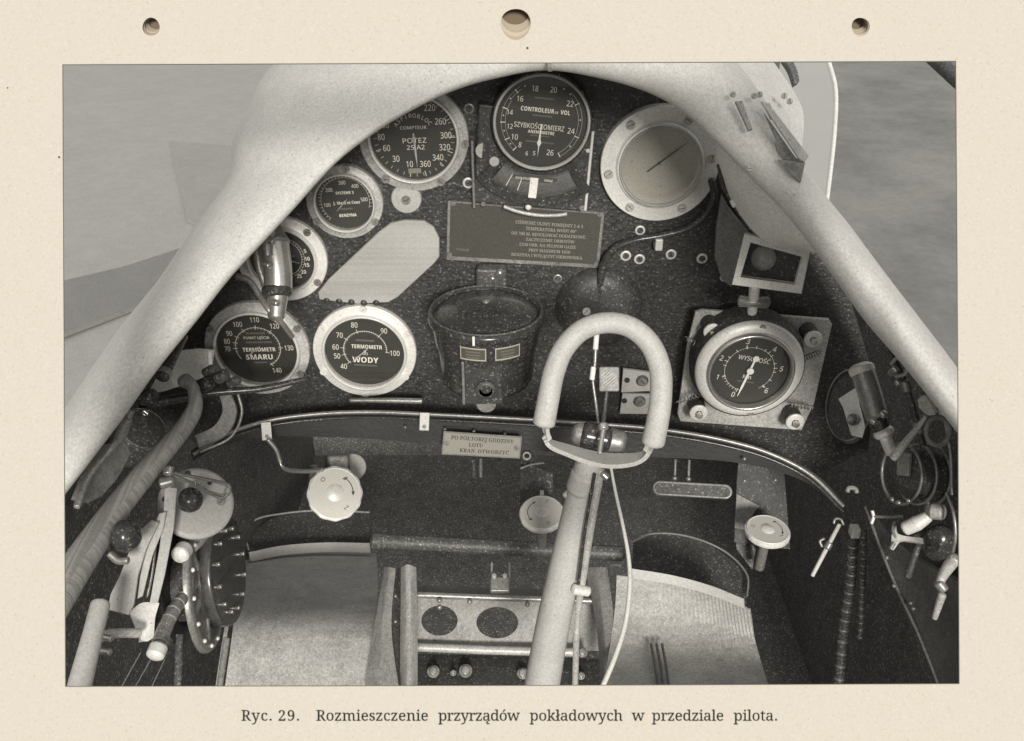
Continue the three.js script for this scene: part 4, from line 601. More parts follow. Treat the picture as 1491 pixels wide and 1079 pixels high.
{
  const n = facing(W(270, 540, 0.9), 15, 10);
  tag(mesh('painted_daylight_plate', plate([[250, 512], [290, 508], [312, 510], [307, 545], [270, 560], [238, 570], [214, 574]], 270, 540, 0.92, n, 0.002), M.white, null), 'white plate painted as daylight through the left wall behind the curved lever', 'card');  // flat white plate coloured as daylight coming through an opening in the wall
  const t = thing('flap_lever', 'short dark rod end projecting below the left rim', 'lever'); mesh('rod', bar([[268, 490, 0.8], [250, 522, 0.78], [236, 549, 0.765]], [6, 8, 10], 18, 20), M.gloss, t); mesh('end_ring', bar([[240, 541, 0.77], [237, 547, 0.767]], 11.5, 18), M.worn, t);
  const q = thing('wall_rail', 'dark jointed rail below the oil thermometer', 'rail'); mesh('rail', bar([[205, 590, 0.86], [250, 582, 0.87], [310, 572, 0.88], [380, 566, 0.89], [445, 552, 0.9]], [7, 7, 6, 5, 4], 14, 40), M.gloss, q);
  for (const [x, y, r] of [[216, 580, 13], [298, 560, 11], [322, 548, 9], [304, 540, 7], [340, 556, 7]]) mesh('joint', bar([[x - 5, y + 3, 0.862], [x + 6, y - 3, 0.858]], r, 12), r > 10 ? M.gloss : M.dark, q);
  mesh('bright_pin', bar([[305, 512, 0.86], [307, 540, 0.86]], 3.4, 10), M.white, q);
  tag(mesh('longeron', bar([[268, 553, 0.85], [281, 566, 0.845], [284, 592, 0.835], [268, 622, 0.82], [232, 664, 0.79], [172, 738, 0.74], [120, 812, 0.695], [60, 905, 0.65]], [11, 11, 12, 13, 16, 19, 23, 28], 22, 70), M.wood, null), 'long wooden bar bending down along the left wall', 'bar');
  tag(mesh('curved_channel', sheet([[[334, 570, 0.9], [344, 600, 0.9], [330, 632, 0.895], [290, 652, 0.885]], [[318, 572, 0.9], [324, 598, 0.9], [312, 620, 0.895], [284, 634, 0.885]]], 0.004, 30, 5), M.grey, null), 'curved grey channel below the oil thermometer', 'channel');
  tag(mesh('channel_guide', bar([[346, 572, 0.89], [352, 602, 0.89], [336, 636, 0.885], [291, 658, 0.876]], 2.4, 8, 40), M.worn, null), 'thin bright guide wire following the curved channel', 'guide');
  const h = thing('map_pocket', 'flat worn leather flap under the left rim', 'flap'); mesh('flap', sheet([[[160, 650, 0.66], [182, 646, 0.68], [190, 660, 0.69]], [[128, 690, 0.64], [150, 690, 0.66], [172, 694, 0.68]], [[112, 728, 0.625], [126, 732, 0.64], [148, 722, 0.66]]], 0.004, 16, 16), M.grey, h);
  mesh('piping', bar([[190, 600, 0.64], [178, 632, 0.645], [160, 655, 0.65], [130, 692, 0.638], [112, 738, 0.62]], 5, 10, 40), M.worn, h); mesh('buckle', bar([[184, 612, 0.64], [174, 640, 0.645]], 8, 12), M.worn, h);
  const e = thing('coiled_drum', 'round dark drum at the left wall under the rail', 'drum'); { const p = W(208, 625, 0.84); e.position.copy(p); aim(e, facing(p, 30, 25)); const k = scaleAt(p); mesh('drum', lathe([[0.0001, 0.004], [30 * k, 0.003], [34 * k, 0.001], [36 * k, -0.004], [36 * k, -0.03]], 40), M.black, e); mesh('rim', new THREE.TorusGeometry(33 * k, 1.5 * k, 8, 48).translate(0, 0, 0.002), M.dark, e); screw(e, 8 * k, 24 * k, 0.002, 5 * k, M.steel); }
}
{ // throttle quadrant
  const c = W(286, 732, 0.8), k = scaleAt(c), n = facing(c, 18, 8);
  const t = thing('throttle_quadrant', 'pale round throttle quadrant with a black ball and long forked levers', 'throttle');
  const D = new THREE.Group(); D.name = 'quadrant_disc'; D.position.copy(c); aim(D, n); t.add(D);
  mesh('disc', lathe([[0.0001, 0.002], [47 * k, 0.002], [53 * k, 0.0005], [54 * k, -0.003], [50 * k, -0.005], [0.0001, -0.005]], 56), M.pale, D);
  screw(D, 34 * k, -2 * k, 0.002, 6 * k, M.worn); screw(D, -10 * k, 44 * k, 0.002, 4 * k, M.black); screw(D, 20 * k, 28 * k, 0.002, 3.5 * k, M.black); screw(D, -44 * k, 6 * k, 0.002, 4 * k, M.black);
  mesh('ball_knob', (() => { const p = W(277, 728, 0.775); return at(new THREE.SphereGeometry(18.5 * scaleAt(p), 28, 20), p.x, p.y, p.z); })(), M.gloss, t);
  mesh('ball_knob', (() => { const p = W(184, 780, 0.715), g = new THREE.SphereGeometry(24 * scaleAt(p), 28, 20); g.scale(0.9, 1.05, 1); return at(g, p.x, p.y, p.z); })(), M.gloss, t);
  mesh('knob_cup', bar([[160, 806, 0.72], [172, 816, 0.72], [186, 816, 0.72]], 6, 10, 20), M.worn, t);
  mesh('wire_frame', [bar([[250, 688, 0.775], [295, 697, 0.77], [333, 707, 0.765], [336, 712, 0.765], [326, 724, 0.765], [318, 724, 0.765], [285, 706, 0.77], [252, 692, 0.775]], 2.6, 8, 60), bar([[284, 700, 0.768], [286, 708, 0.768], [312, 718, 0.766], [324, 720, 0.766], [330, 710, 0.766]], 1.6, 6, 30)], M.worn, t);
  mesh('lever', plate([[240, 709], [258, 712], [253, 770], [240, 838], [230, 878], [218, 878], [232, 800], [238, 752]], 240, 790, 0.765, facing(W(240, 790, 0.77), 8), 0.003), M.pale, t);
  mesh('lever', plate([[232, 748], [242, 746], [238, 770], [222, 810], [208, 868], [200, 872], [204, 840], [214, 795], [222, 768]], 220, 800, 0.758, facing(W(220, 800, 0.76), 5), 0.003), M.pale, t);
  mesh('lever', bar([[226, 790, 0.765], [222, 830, 0.765], [214, 872, 0.765]], 2.6, 8, 30), M.worn, t);
  mesh('lever_plate', plate([[176, 838], [198, 780], [222, 758], [232, 762], [214, 800], [202, 838], [196, 880], [188, 896], [158, 888], [162, 866]], 195, 830, 0.745, facing(W(195, 830, 0.745), 10, -10), 0.003), M.pale, t);
  mesh('fork_end', sheet([[[188, 892, 0.745], [206, 878, 0.75], [232, 878, 0.755]], [[196, 912, 0.742], [212, 905, 0.745], [226, 900, 0.75]], [[206, 932, 0.74], [214, 934, 0.742], [224, 928, 0.745]]], 0.006, 14, 14), M.bezel, t);
  mesh('pivot', bar([[236, 704, 0.772], [252, 700, 0.772]], [9, 7], 14), M.worn, t); mesh('pivot_nut', bar([[245, 690, 0.77], [246, 682, 0.772]], 8, 6), M.steel, t);
  mesh('spindle', bar([[262, 806, 0.79], [282, 790, 0.81], [296, 774, 0.83]], 12, 18), M.bezelWorn, t); mesh('spindle_cap', bar([[262, 808, 0.782], [268, 800, 0.79]], 13.5, 18), M.bezel, t);
  mesh('bracket', bar([[128, 958, 0.7], [138, 936, 0.705], [150, 926, 0.71], [176, 922, 0.72], [202, 922, 0.73]], [9, 9, 8, 7, 7], 14, 30), M.bezelWorn, t); mesh('bracket_bolt', bar([[146, 948, 0.7], [160, 950, 0.698]], 5, 8), M.steel, t); mesh('bracket_bolt', bar([[150, 928, 0.7], [162, 930, 0.698]], 5, 8), M.steel, t);
}
{
  const t = thing('link_rod', 'knurled bright link rod joining quadrant and trim wheel', 'rod');
  const pts = [[228, 948, 0.73], [238, 920, 0.745], [252, 890, 0.76], [270, 866, 0.78], [282, 850, 0.8]]; mesh('rod', bar(pts, [11, 11, 10, 9, 8], 18, 30), M.worn, t); mesh('rod_end', bar([[226, 954, 0.725], [231, 942, 0.73]], 13.5, 18), M.bezel, t);
  for (let i = 1; i < 9; i++) { const p = curveOf(pts).getPoint(i / 10), q = curveOf(pts).getPoint(i / 10 + 0.015); mesh('ring', bar([p, q], 11.5 - i * 0.25, 16, 3), M.bezelWorn, t); }
  tag(mesh('pale_tube', bar([[146, 880, 0.68], [136, 920, 0.665], [118, 990, 0.64], [108, 1030, 0.625]], [14, 14.5, 17, 18], 22, 30), M.pale, null), 'smooth pale tube rising beside the throttle bracket', 'tube');
}
{ // trim wheel seen nearly edge on
  const c = W(296, 852, 0.83), k = scaleAt(c), t = thing('trim_control', 'dark riveted trim wheel seen almost edge on', 'wheel', c); aim(t, facing(c, 3, 76)); const R = 96 * k;
  mesh('disc', lathe([[R * 0.3, 0.003], [R * 0.5, 0.003], [R * 0.52, 0.001], [R * 0.8, 0.001], [R * 0.84, 0.004], [R * 0.97, 0.004], [R, 0.001], [R, -0.002]], 72), M.worn, t);
  mesh('back_disc', lathe([[R * 0.15, -0.02], [R * 0.86, -0.02], [R * 0.9, -0.022], [R * 0.9, -0.03], [R * 0.2, -0.03]], 64), M.black, t); mesh('drum', lathe([[R * 0.5, 0.001], [R * 0.5, -0.025]], 48), M.dark, t);
  for (let i = 0; i < 14; i++) { const a = i / 14 * Math.PI * 2; mesh('rivet', at(new THREE.SphereGeometry(3.4 * k, 10, 8), Math.cos(a) * R * 0.9, Math.sin(a) * R * 0.9, 0.0045), M.bezel, t); }
  for (let i = 0; i < 6; i++) { const a = i / 6 * Math.PI * 2 + 0.3; mesh('spoke', rbox(R * 0.34, 0.006, 0.003, 0.0008).translate(R * 0.66, 0, 0.002).rotateZ(a), M.bezelWorn, t); }
  const u = thing('trim_drum', 'glossy dark cable drum with bright studs behind the trim wheel', 'drum', W(328, 830, 0.86)); aim(u, facing(u.position, 2, 72)); const q = scaleAt(u.position);
  mesh('drum', lathe([[0.001, 0.004], [78 * q, 0.004], [80 * q, 0.001], [80 * q, -0.01], [70 * q, -0.012], [70 * q, -0.024], [80 * q, -0.026]], 56), mat(0.16, grainMid, 0.25, 0.5), u);
  for (let i = 0; i < 12; i++) { const a = i / 12 * Math.PI * 2 + 0.2; mesh('stud', at(cyl(3.4 * q, 0.004, 10), Math.cos(a) * 60 * q, Math.sin(a) * 60 * q, 0.0035), M.steel, u); }
  const f = thing('wheel_frame', 'slender frame strips beside the plain heel trough', 'frame'); mesh('strip', bar([[345, 760, 0.9], [342, 860, 0.88], [322, 1012, 0.84]], [3, 3, 4], 8, 30), M.dark, f); mesh('strip', bar([[330, 930, 0.84], [318, 1012, 0.82]], 5, 10, 20), M.grey, f); mesh('strip', bar([[262, 925, 0.8], [258, 1012, 0.78]], 6, 10, 20), M.dark, f);
  for (const [a, b] of [[[205, 950], [170, 1012]], [[222, 956], [190, 1012]], [[240, 960], [215, 1012]]]) mesh('wire', bar([[...a, 0.76], [...b, 0.74]], 0.9, 6), M.worn, f);
}
// ---------------------------------------------------------------- right side: windscreen, sight box, lamp, handles
{
  const t = thing('windscreen', 'wire edged windscreen standing right of the rim', 'windscreen');
  const edge = [[1196, 60, 1.02], [1210, 100, 1.0], [1217, 130, 0.98], [1216, 185, 0.95], [1208, 262, 0.91], [1198, 335, 0.87], [1194, 352, 0.86]];
  mesh('edge_wire', bar(edge, 3, 10, 60), M.bezel, t);
  mesh('pane', sheet([edge, [[1090, 60, 1.0], [1098, 100, 0.98], [1108, 130, 0.96], [1118, 185, 0.93], [1140, 262, 0.89], [1165, 325, 0.86], [1180, 345, 0.85]]], 0.002, 30, 10), M.screen, t);
  const f = thing('screen_fitting', 'pale slotted windscreen fitting bolted over the rim', 'fitting');
  mesh('base_plate', sheet([[[1035, 70, 0.755], [1090, 75, 0.775], [1128, 92, 0.795]], [[1042, 140, 0.70], [1100, 125, 0.725], [1160, 140, 0.765]], [[1080, 210, 0.67], [1125, 190, 0.70], [1170, 168, 0.745]], [[1128, 252, 0.66], [1148, 250, 0.685], [1166, 236, 0.72]]], 0.004, 24, 24), M.coaming, f);
  const nf = facing(W(1090, 170, 0.7), 20, 5);
  mesh('slot', plate([[1070, 150], [1080, 149], [1095, 190], [1089, 192]], 1082, 170, 0.652, nf, 0.003), M.grey, f); mesh('slot', plate([[1112, 155], [1120, 152], [1128, 172], [1122, 175]], 1120, 165, 0.668, nf, 0.003), M.mid, f);
  mesh('arm', plate([[1108, 150], [1118, 152], [1177, 228], [1170, 238], [1162, 232]], 1142, 194, 0.65, facing(W(1142, 194, 0.7), 10), 0.006), M.pale, f);
  mesh('arm_web', plate([[1112, 165], [1158, 230], [1168, 238], [1132, 232], [1130, 205]], 1145, 215, 0.658, facing(W(1142, 210, 0.7), 10), 0.004), M.grey, f);
  mesh('bracket', plate([[1132, 232], [1172, 236], [1166, 264], [1150, 250]], 1155, 245, 0.648, facing(W(1155, 245, 0.7), -20), 0.003), M.grey, f);
  for (const [x, y] of [[1067, 138], [1098, 140], [1106, 138], [1142, 140], [1150, 148], [1092, 246]]) { const p = W(x, y, 0.66 + (x > 1130 ? 0.05 : 0)), s = new THREE.Group(); s.name = 'bolt'; s.position.copy(p); aim(s, facing(p, 15)); f.add(s); screw(s, 0, 0, 0, 4.5 * scaleAt(p), M.worn); }
  const d = thing('screen_strap', 'dark braided strap end at the windscreen foot', 'strap'); mesh('strap', sheet([[[1140, 85, 0.84], [1150, 100, 0.83], [1158, 122, 0.81]], [[1152, 85, 0.85], [1160, 100, 0.84], [1164, 118, 0.82]]], 0.004, 10, 4), M.dark, d); mesh('dark_wedge', plate([[1115, 88], [1136, 88], [1134, 108]], 1128, 95, 0.8, facing(W(1128, 95, 0.8), 10), 0.004), M.black, d);
}
{ // pale deflector below the rim and sight box
  const t = thing('deflector_panel', 'smooth pale curved deflector hanging under the right rim', 'deflector');
  mesh('panel', sheet([[[1048, 205, 0.745], [1100, 255, 0.735], [1145, 300, 0.725], [1200, 370, 0.71]], [[1043, 225, 0.765], [1080, 285, 0.755], [1128, 330, 0.745], [1194, 370, 0.725]], [[1040, 230, 0.785], [1069, 299, 0.785], [1113, 350, 0.775], [1188, 369, 0.755]]], 0.003, 26, 12), M.white, t);
  mesh('dark_edging', bar([[1046, 240, 0.775], [1056, 276, 0.785], [1076, 310, 0.79], [1094, 334, 0.785], [1118, 348, 0.78]], 3, 8, 40), M.gloss, t);
  mesh('clip', bar([[1066, 292, 0.782], [1070, 300, 0.782]], 4, 8), M.white, t);
  tag(mesh('side_plate', plate([[1050, 282], [1060, 300], [1092, 340], [1080, 350], [1064, 416], [1050, 405], [1040, 372], [1042, 330]], 1060, 350, depthOf(onBoard(1060, 350, 0.015)), BN, 0.003), M.grey, null), 'plain grey sheet left of the square framed box', 'plate');
  const b = thing('sight_box', 'square pale framed box with a dim lens inside', 'box');
  const outer = [[1085, 338], [1179, 362], [1166, 424], [1067, 411]], inner = [[1093, 350], [1168, 371], [1157, 412], [1078, 401]], n = facing(W(1120, 380, 0.8), -4, 0);
  mesh('frame', plate(outer, 1120, 380, 0.82, n, 0.022, [inner], 0.0005), M.white, b);
  mesh('inside', plate([[1088, 344], [1174, 366], [1162, 418], [1072, 406]], 1120, 380, 0.824, n, 0.002), M.black, b);
  { const p = W(1112, 376, 0.82), s = new THREE.Group(); s.name = 'lens'; s.position.copy(p); aim(s, n); b.add(s); const k = scaleAt(p); mesh('lens_disc', lathe([[0.0001, 0.004], [12 * k, 0.003], [18 * k, 0]], 32), mat(0.36, grainMid, 0.3), s); }
  mesh('stem', bar([[1099, 416, 0.83], [1095, 454, 0.86]], [8, 7], 16), M.bezel, b); mesh('wing_nut', bar([[1078, 438, 0.85], [1096, 440, 0.845], [1116, 440, 0.85]], [9, 7, 9], 14), M.worn, b);
}
{ // right wall lamp, wheel and handles
  const t = thing('wall_lamp', 'dull metal tube lamp on the right wall before the round opening', 'lamp');
  mesh('lamp_tube', bar([[1256, 541, 0.88], [1268, 578, 0.875], [1277, 608, 0.87]], [17, 17, 16], 24, 20), M.worn, t); mesh('end_ring', bar([[1254, 536, 0.881], [1256, 542, 0.88]], 18.5, 24), M.bezel, t); mesh('lower_band', bar([[1278, 612, 0.869], [1283, 626, 0.868]], [15, 12], 20), M.gloss, t); mesh('band', bar([[1286, 628, 0.867], [1288, 632, 0.867]], 15, 20), M.bezel, t);
  mesh('lamp_neck', bar([[1288, 634, 0.866], [1298, 660, 0.862]], [9, 8], 16), M.bezel, t); mesh('knob', bar([[1300, 662, 0.86], [1306, 656, 0.86]], 6, 8), M.steel, t);
  for (const [x, y, r] of [[1284, 602, 6], [1270, 612, 5], [1306, 556, 6], [1299, 540, 9], [1330, 563, 3]]) mesh('nut', bar([[x, y, 0.86], [x + 4, y + 3, 0.858]], r, 8), r > 8 ? M.grey : M.steel, t);
  const w = thing('paper_tag', 'white paper tag seen in the round board opening', 'tag'), n = facing(W(1242, 605, 0.98), 5, -10);
  mesh('tag', plate([[1221, 581], [1248, 564], [1252, 590], [1260, 622], [1256, 638], [1240, 634], [1228, 594]], 1242, 602, 0.985, n, 0.002), M.white, w);
  { const p = W(1244, 611, 0.975), s = new THREE.Group(); s.name = 'thumb_screw'; s.position.copy(p); aim(s, facing(p, 0, -35)); w.add(s); const k = scaleAt(p); mesh('head', lathe([[0.0001, 0], [6 * k, 0.001], [8.5 * k, 0.004], [9 * k, 0.002], [8 * k, -0.002]], 24), M.worn, s); mesh('shank', at(cyl(3 * k, 0.012, 12), 0, 0, -0.014), M.worn, s); }
  const r = thing('cable_reel', 'bright ringed reel below the right wall lamp', 'reel', W(1318, 690, 0.86)); aim(r, facing(r.position, 0, -52)); const k = scaleAt(r.position);
  for (const [z, rr] of [[0.004, 44], [-0.012, 43], [-0.026, 44]]) mesh('ring', new THREE.TorusGeometry(rr * k, 2.4 * k, 10, 56).translate(0, 0, z), M.worn, r);
  mesh('drum', lathe([[0.0001, -0.002], [30 * k, -0.002], [36 * k, -0.006], [38 * k, -0.028]], 40), M.dark, r); mesh('pale_insert', at(rbox(26 * k, 34 * k, 0.004, 0.001), -2 * k, 14 * k, 0.0005), M.mid, r);
  for (const a of [-60, -90, -110]) mesh('stud', at(new THREE.SphereGeometry(4 * k, 12, 8), Math.cos(rad(a)) * 42 * k, Math.sin(rad(a)) * 42 * k, 0.005), M.steel, r);
  const l = thing('release_lever', 'slanting dull lever with a leather loop above the ringed reel', 'lever'); mesh('rod', bar([[1301, 666, 0.845], [1322, 640, 0.83], [1340, 618, 0.815], [1348, 606, 0.81]], [6.5, 5.5, 4, 3], 12, 30), M.bezelWorn, l); mesh('strap', sheet([[[1336, 582, 0.74], [1346, 576, 0.73], [1356, 590, 0.72]], [[1338, 594, 0.745], [1350, 604, 0.735], [1362, 604, 0.725]]], 0.003, 10, 6), M.bezelWorn, l);
  mesh('loop', new THREE.TubeGeometry(new THREE.CatmullRomCurve3(ellipse(1366, 628, 17, 20, 20).map(([x, y]) => W(x, y, 0.76)), true), 50, 0.0022, 8, true), M.grey, l);
}
{
  const t = thing('fuel_cock', 'pale forked handle with dark round knob on the right wall', 'handle');
  mesh('grip', bar([[1318, 770, 0.83], [1335, 762, 0.825], [1352, 752, 0.82]], [10, 11, 8], 16, 20), M.bezel, t); mesh('block', bar([[1358, 744, 0.815], [1372, 746, 0.81]], 12, 10), M.bezelWorn, t);
  mesh('fork', sheet([[[1300, 760, 0.85], [1306, 776, 0.845], [1345, 784, 0.83]], [[1297, 800, 0.845], [1308, 788, 0.842], [1346, 792, 0.828]]], 0.005, 16, 6), M.bezel, t);
  mesh('prong', bar([[1304, 760, 0.85], [1300, 772, 0.848], [1306, 784, 0.845]], 2.6, 8, 20), M.worn, t); mesh('prong', bar([[1297, 798, 0.847], [1302, 790, 0.845]], 3, 8), M.worn, t);
  mesh('knob', (() => { const p = W(1367, 790, 0.83), g = new THREE.SphereGeometry(26 * scaleAt(p), 28, 20); g.scale(0.9, 1.15, 0.8); return at(g, p.x, p.y, p.z); })(), M.gloss, t);
  mesh('arc_rim', bar([[1378, 718, 0.8], [1388, 745, 0.79], [1391, 785, 0.79], [1384, 815, 0.8]], 2.5, 8, 30), M.worn, t);
  mesh('rod', bar([[1272, 752, 0.87], [1296, 753, 0.86], [1315, 752, 0.85]], 2.4, 8), M.worn, t); mesh('end_plate', bar([[1270, 744, 0.87], [1272, 752, 0.87], [1269, 762, 0.87]], 2.6, 8, 20), M.bezel, t);
  const u = thing('cock_arm', 'bent pale arm below the dark round knob', 'arm'); mesh('arm', bar([[1392, 812, 0.78], [1382, 824, 0.785], [1372, 840, 0.79], [1368, 850, 0.79]], [9, 9, 7, 6], 14, 24), M.bezelWorn, u); mesh('lower_arm', bar([[1372, 866, 0.79], [1366, 884, 0.795], [1361, 900, 0.8]], [6, 5, 4], 12, 20), M.bezelWorn, u); mesh('boss', bar([[1366, 848, 0.79], [1374, 858, 0.79]], 8, 12), M.worn, u);
  const v = thing('wall_frame', 'grey slanting wall frame strip in the right footwell', 'frame');
  mesh('frame_skin', sheet([[[1262, 738, 0.95], [1300, 790, 0.92], [1400, 850, 0.84]], [[1300, 850, 0.93], [1345, 870, 0.9], [1410, 880, 0.84]], [[1372, 1012, 0.88], [1395, 1012, 0.86], [1430, 1012, 0.83]]], 0.004, 20, 30), mat(0.11, grainMid, 0.7, 0, bumpFine, 0.0004), v);
  mesh('edge_bead', bar([[1260, 738, 0.948], [1298, 838, 0.93], [1340, 930, 0.9], [1372, 1012, 0.88]], 2.2, 8, 40), M.grey, v);
  for (const [x, y] of [[1302, 853], [1330, 886], [1291, 812], [1326, 878]]) { const p = W(x, y, 0.9); mesh('rivet', at(new THREE.SphereGeometry(3.4 * scaleAt(p), 10, 8), p.x, p.y, p.z), M.worn, v); }
}
{ // pipes and small fittings crowding the right wall
  const p = thing('wall_pipe', 'dull jointed pipe running down the right wall behind the reel', 'pipe');
  mesh('pipe', bar([[1292, 505, 0.86], [1318, 560, 0.86], [1336, 620, 0.86], [1352, 690, 0.86], [1346, 760, 0.87], [1322, 840, 0.88]], 5, 12, 60), M.dark, p);
  for (const [x, y] of [[1319, 562], [1337, 622], [1353, 700], [1340, 785]]) mesh('union', bar([[x - 2, y - 6, 0.858], [x + 2, y + 7, 0.858]], 7.5, 8), M.worn, p);
  const q = thing('wall_pipe', 'thin bright pipe looping under the right rim', 'pipe');
  mesh('pipe', bar([[1330, 535, 0.8], [1350, 560, 0.79], [1372, 600, 0.78], [1384, 660, 0.78], [1386, 720, 0.78]], 2.6, 10, 50), M.worn, q); mesh('union', bar([[1371, 596, 0.779], [1375, 608, 0.779]], 6, 6), M.steel, q);
  const s = thing('spring_clip', 'curved spring clip gripping the pipe under the right rim', 'clip'); mesh('clip', bar([[1298, 530, 0.845], [1306, 522, 0.84], [1320, 528, 0.838], [1318, 544, 0.84], [1304, 548, 0.842]], 3, 10, 40), M.bezelWorn, s); mesh('clip_bolt', bar([[1301, 536, 0.838], [1306, 540, 0.836]], 5, 6), M.steel, s);
}
{ // hoses, pull rod
  for (const [label, pts, r, m] of [['thick braided hose falling down the right footwell', [[1243, 780, 1.02], [1238, 850, 1.05], [1228, 920, 1.06], [1220, 1012, 1.06]], 7, M.dark], ['thin braided hose beside the thicker one in the footwell', [[1258, 770, 1.0], [1256, 850, 1.03], [1252, 930, 1.05]], 4, M.dark]]) {
    const t = thing('braided_hose', label, 'hose'); mesh('hose', bar(pts, r, 12, 60), m, t); const c = curveOf(pts); for (let i = 1; i < 46; i++) mesh('braid_ring', bar([c.getPoint(i / 46), c.getPoint(i / 46 + 0.006)], r * 1.12, 10, 2), i % 3 ? M.dark : M.worn, t);
    const p = c.getPoint(0), k = scaleAt(p); if (r > 5) mesh('ferrule', at(rbox(13 * k, 16 * k, 0.012), p.x, p.y + 0.006, p.z), M.white, t);
  }
  const t = thing('pull_rod', 'thin bright rod leaning in the right footwell', 'rod'); mesh('rod', bar([[1222, 764, 0.99], [1205, 796, 1.0], [1183, 838, 1.01]], [3, 3.4, 3], 10, 20), M.bezel, t); mesh('collar', bar([[1204, 798, 0.998], [1208, 791, 0.998]], 5.5, 12), M.worn, t);
  mesh('hook', bar([[1214, 762, 0.99], [1216, 756, 0.99], [1224, 756, 0.99], [1228, 764, 0.99]], 2.2, 8, 20), M.worn, t); mesh('hook', bar([[1197, 796, 1.0], [1194, 788, 1.0], [1200, 784, 1.0]], 2.2, 8, 20), M.worn, t);
  tag(mesh('wall_clip', [bar([[1234, 716, 0.96], [1236, 711, 0.96], [1246, 712, 0.96], [1248, 717, 0.96]], 3.4, 8, 20)], M.bezel, null), 'small bright clip at the right end of the beam', 'clip');
  tag(mesh('ribbed_strip', bar([[510, 583, 0.965], [560, 583, 0.965], [614, 584, 0.965]], [2.6, 4, 4.4], 10, 30), M.worn, null), 'short worn metal strip under the WODY thermometer', 'strip');
}
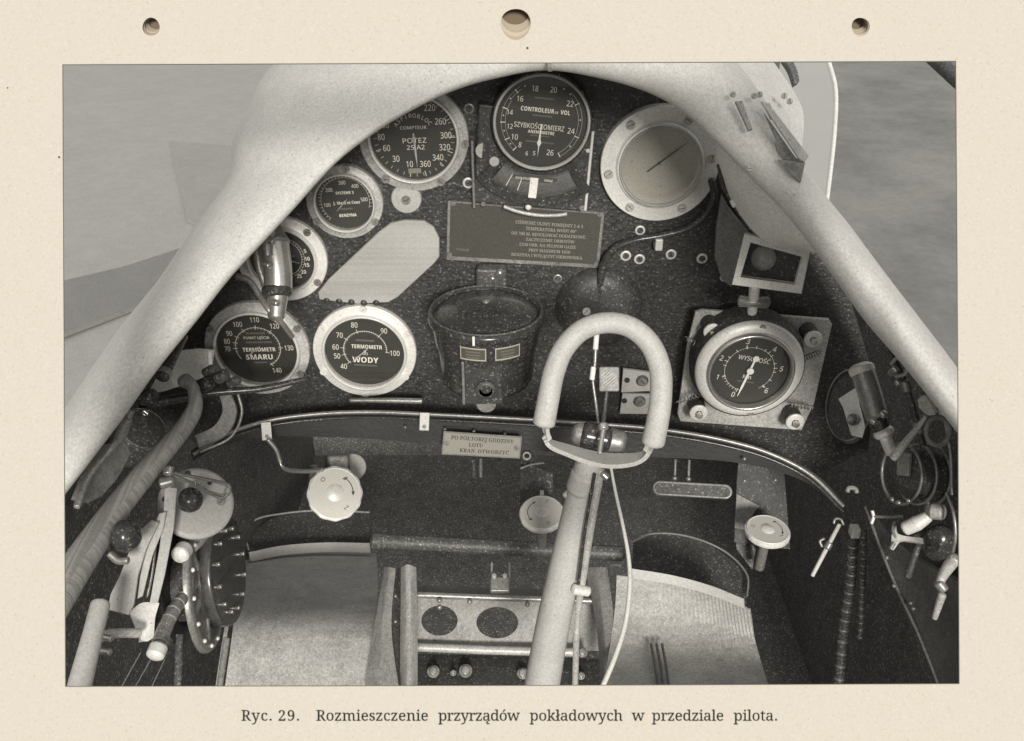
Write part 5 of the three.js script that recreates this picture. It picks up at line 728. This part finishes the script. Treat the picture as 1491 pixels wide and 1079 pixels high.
// ---------------------------------------------------------------- the printed page that frames the cockpit
{
  const ZS = 0.42, k = ZS / FL, t = thing('paper_page', 'cream paper page with three punched holes and a printed caption', 'page', W(PW / 2, PH / 2, ZS)); aim(t, FW.clone().negate(), UP);
  const X = (px) => (px - PW / 2) * k, Y = (py) => (PH / 2 - py) * k, PX0 = -40, PX1 = 1531, PY0 = -12, PY1 = 1120;
  const s = new THREE.Shape([[PX0, PY0], [PX1, PY0], [PX1, PY1], [PX0, PY1]].map(([x, y]) => new THREE.Vector2(X(x), Y(y))));
  const win = [[92, 95], [500, 93.5], [1391, 90], [1394, 540], [1396, 995], [800, 997.5], [96, 999], [94, 540]]; s.holes.push(new THREE.Path(win.map(([x, y]) => new THREE.Vector2(X(x), Y(y)))));
  const holes = [[220, 39, 12.6], [751, 35, 21.8], [1253, 39, 13]];
  for (const [x, y, r] of holes) { const p = new THREE.Path(); const n = 30; for (let i = 0; i < n; i++) { const a = i / n * Math.PI * 2, q = r * (1 + 0.03 * Math.sin(a * 3 + x)); const xx = X(x + Math.cos(a) * q), yy = Y(y + Math.sin(a) * q * 1.04); i ? p.lineTo(xx, yy) : p.moveTo(xx, yy); } s.holes.push(p); }
  const g = new THREE.ShapeGeometry(s, 24), pos = g.attributes.position, uv = new Float32Array(pos.count * 2);
  for (let i = 0; i < pos.count; i++) { uv[i * 2] = (pos.getX(i) / k + PW / 2 - PX0) / (PX1 - PX0); uv[i * 2 + 1] = 1 - (PH / 2 - pos.getY(i) / k - PY0) / (PY1 - PY0); }
  g.setAttribute('uv', new THREE.BufferAttribute(uv, 2));
  const map = canvasMap(2048, Math.round(2048 * (PY1 - PY0) / (PX1 - PX0)), (x, w, h) => {
    const q = w / (PX1 - PX0); x.fillStyle = '#c2bbae'; x.fillRect(0, 0, w, h);
    for (let i = 0; i < 90000; i++) { const v = rnd(); x.fillStyle = v < 0.45 ? 'rgba(176,168,152,0.3)' : v < 0.9 ? 'rgba(208,202,190,0.3)' : 'rgba(196,177,160,0.3)'; const r = 1 + rnd() * 3; x.fillRect(rnd() * w, rnd() * h, r, r); }
    for (let i = 0; i < 260; i++) { x.fillStyle = 'rgba(110,92,66,0.55)'; const r = 0.8 + rnd() * 1.2; x.fillRect(rnd() * w, rnd() * h, r, r); }
    x.scale(q, q); x.translate(-PX0, -PY0);
    x.fillStyle = '#2b2a26'; for (const [a, b, r] of [[768, 70, 1.6], [86, 229, 1.4], [11, 128, 1]]) { x.beginPath(); x.arc(a, b, r, 0, 7); x.fill(); }
    x.strokeStyle = '#4b4943'; x.lineWidth = 2.2; x.beginPath(); win.forEach(([a, b], i) => (i ? x.lineTo(a, b) : x.moveTo(a, b))); x.closePath(); x.stroke();
    x.fillStyle = '#12140e'; x.font = '21.5px serif'; x.textBaseline = 'alphabetic';
    const line = (str, x0, x1, y) => { const wd = x.measureText(str).width, gap = (x1 - x0 - wd) / (str.length - 1); let c = x0; for (const ch of str) { x.fillText(ch, c, y); x.lineWidth = 0.35; x.strokeStyle = '#12140e'; x.strokeText(ch, c, y); c += x.measureText(ch).width + gap; } };
    line('Ryc. 29.', 351, 437, 1050); line('Rozmieszczenie', 460, 624, 1050); line('przyrządów', 638, 757, 1050); line('pokładowych', 771, 907, 1050); line('w', 920, 937, 1050); line('przedziale', 949, 1054, 1050); line('pilota.', 1068, 1133, 1050);
  });
  mesh('sheet', g, new THREE.MeshStandardMaterial({ map, roughness: 0.95, side: THREE.DoubleSide }), t, true);
  for (const [x, y, r] of holes) { // the same hole through the leaves beneath, a little out of line
    const b = new THREE.Group(); b.name = 'punched_hole'; b.position.set(X(x), Y(y), 0); t.add(b);
    for (let i = 1; i <= 7; i++) { const o = new THREE.Shape([[-1.6, -1.3], [1.6, -1.3], [1.6, 2.45], [-1.6, 2.45]].map(([u, v]) => new THREE.Vector2(u * r * k, v * r * k))), p = new THREE.Path(), sh = i * r * 0.16; p.absellipse((rnd() - 0.5) * 2 * k, sh * k, r * k * (1.0 - i * 0.006), r * k * (0.98 - i * 0.02), 0, Math.PI * 2, true); o.holes.push(p);
      mesh('leaf_edge', new THREE.ExtrudeGeometry(o, { depth: 0.0007, bevelEnabled: false, curveSegments: 20 }).translate(0, 0, -0.0006 - i * 0.00085), new THREE.MeshStandardMaterial({ color: new THREE.Color(0.4, 0.34, 0.26).multiplyScalar(0.75 + 0.5 * rnd()), roughness: 0.95 }), b); }
    mesh('hole_shade_leaf', at(rbox(3.2 * r * k, 3.6 * r * k, 0.001, 0.0002), 0, 0.5 * r * k, -0.0085), new THREE.MeshStandardMaterial({ color: new THREE.Color(0.2, 0.15, 0.1), roughness: 0.95 }), b);  // backing leaf coloured dark brown for the shade deep in the hole
  }
}
renderer.render(scene, camera);
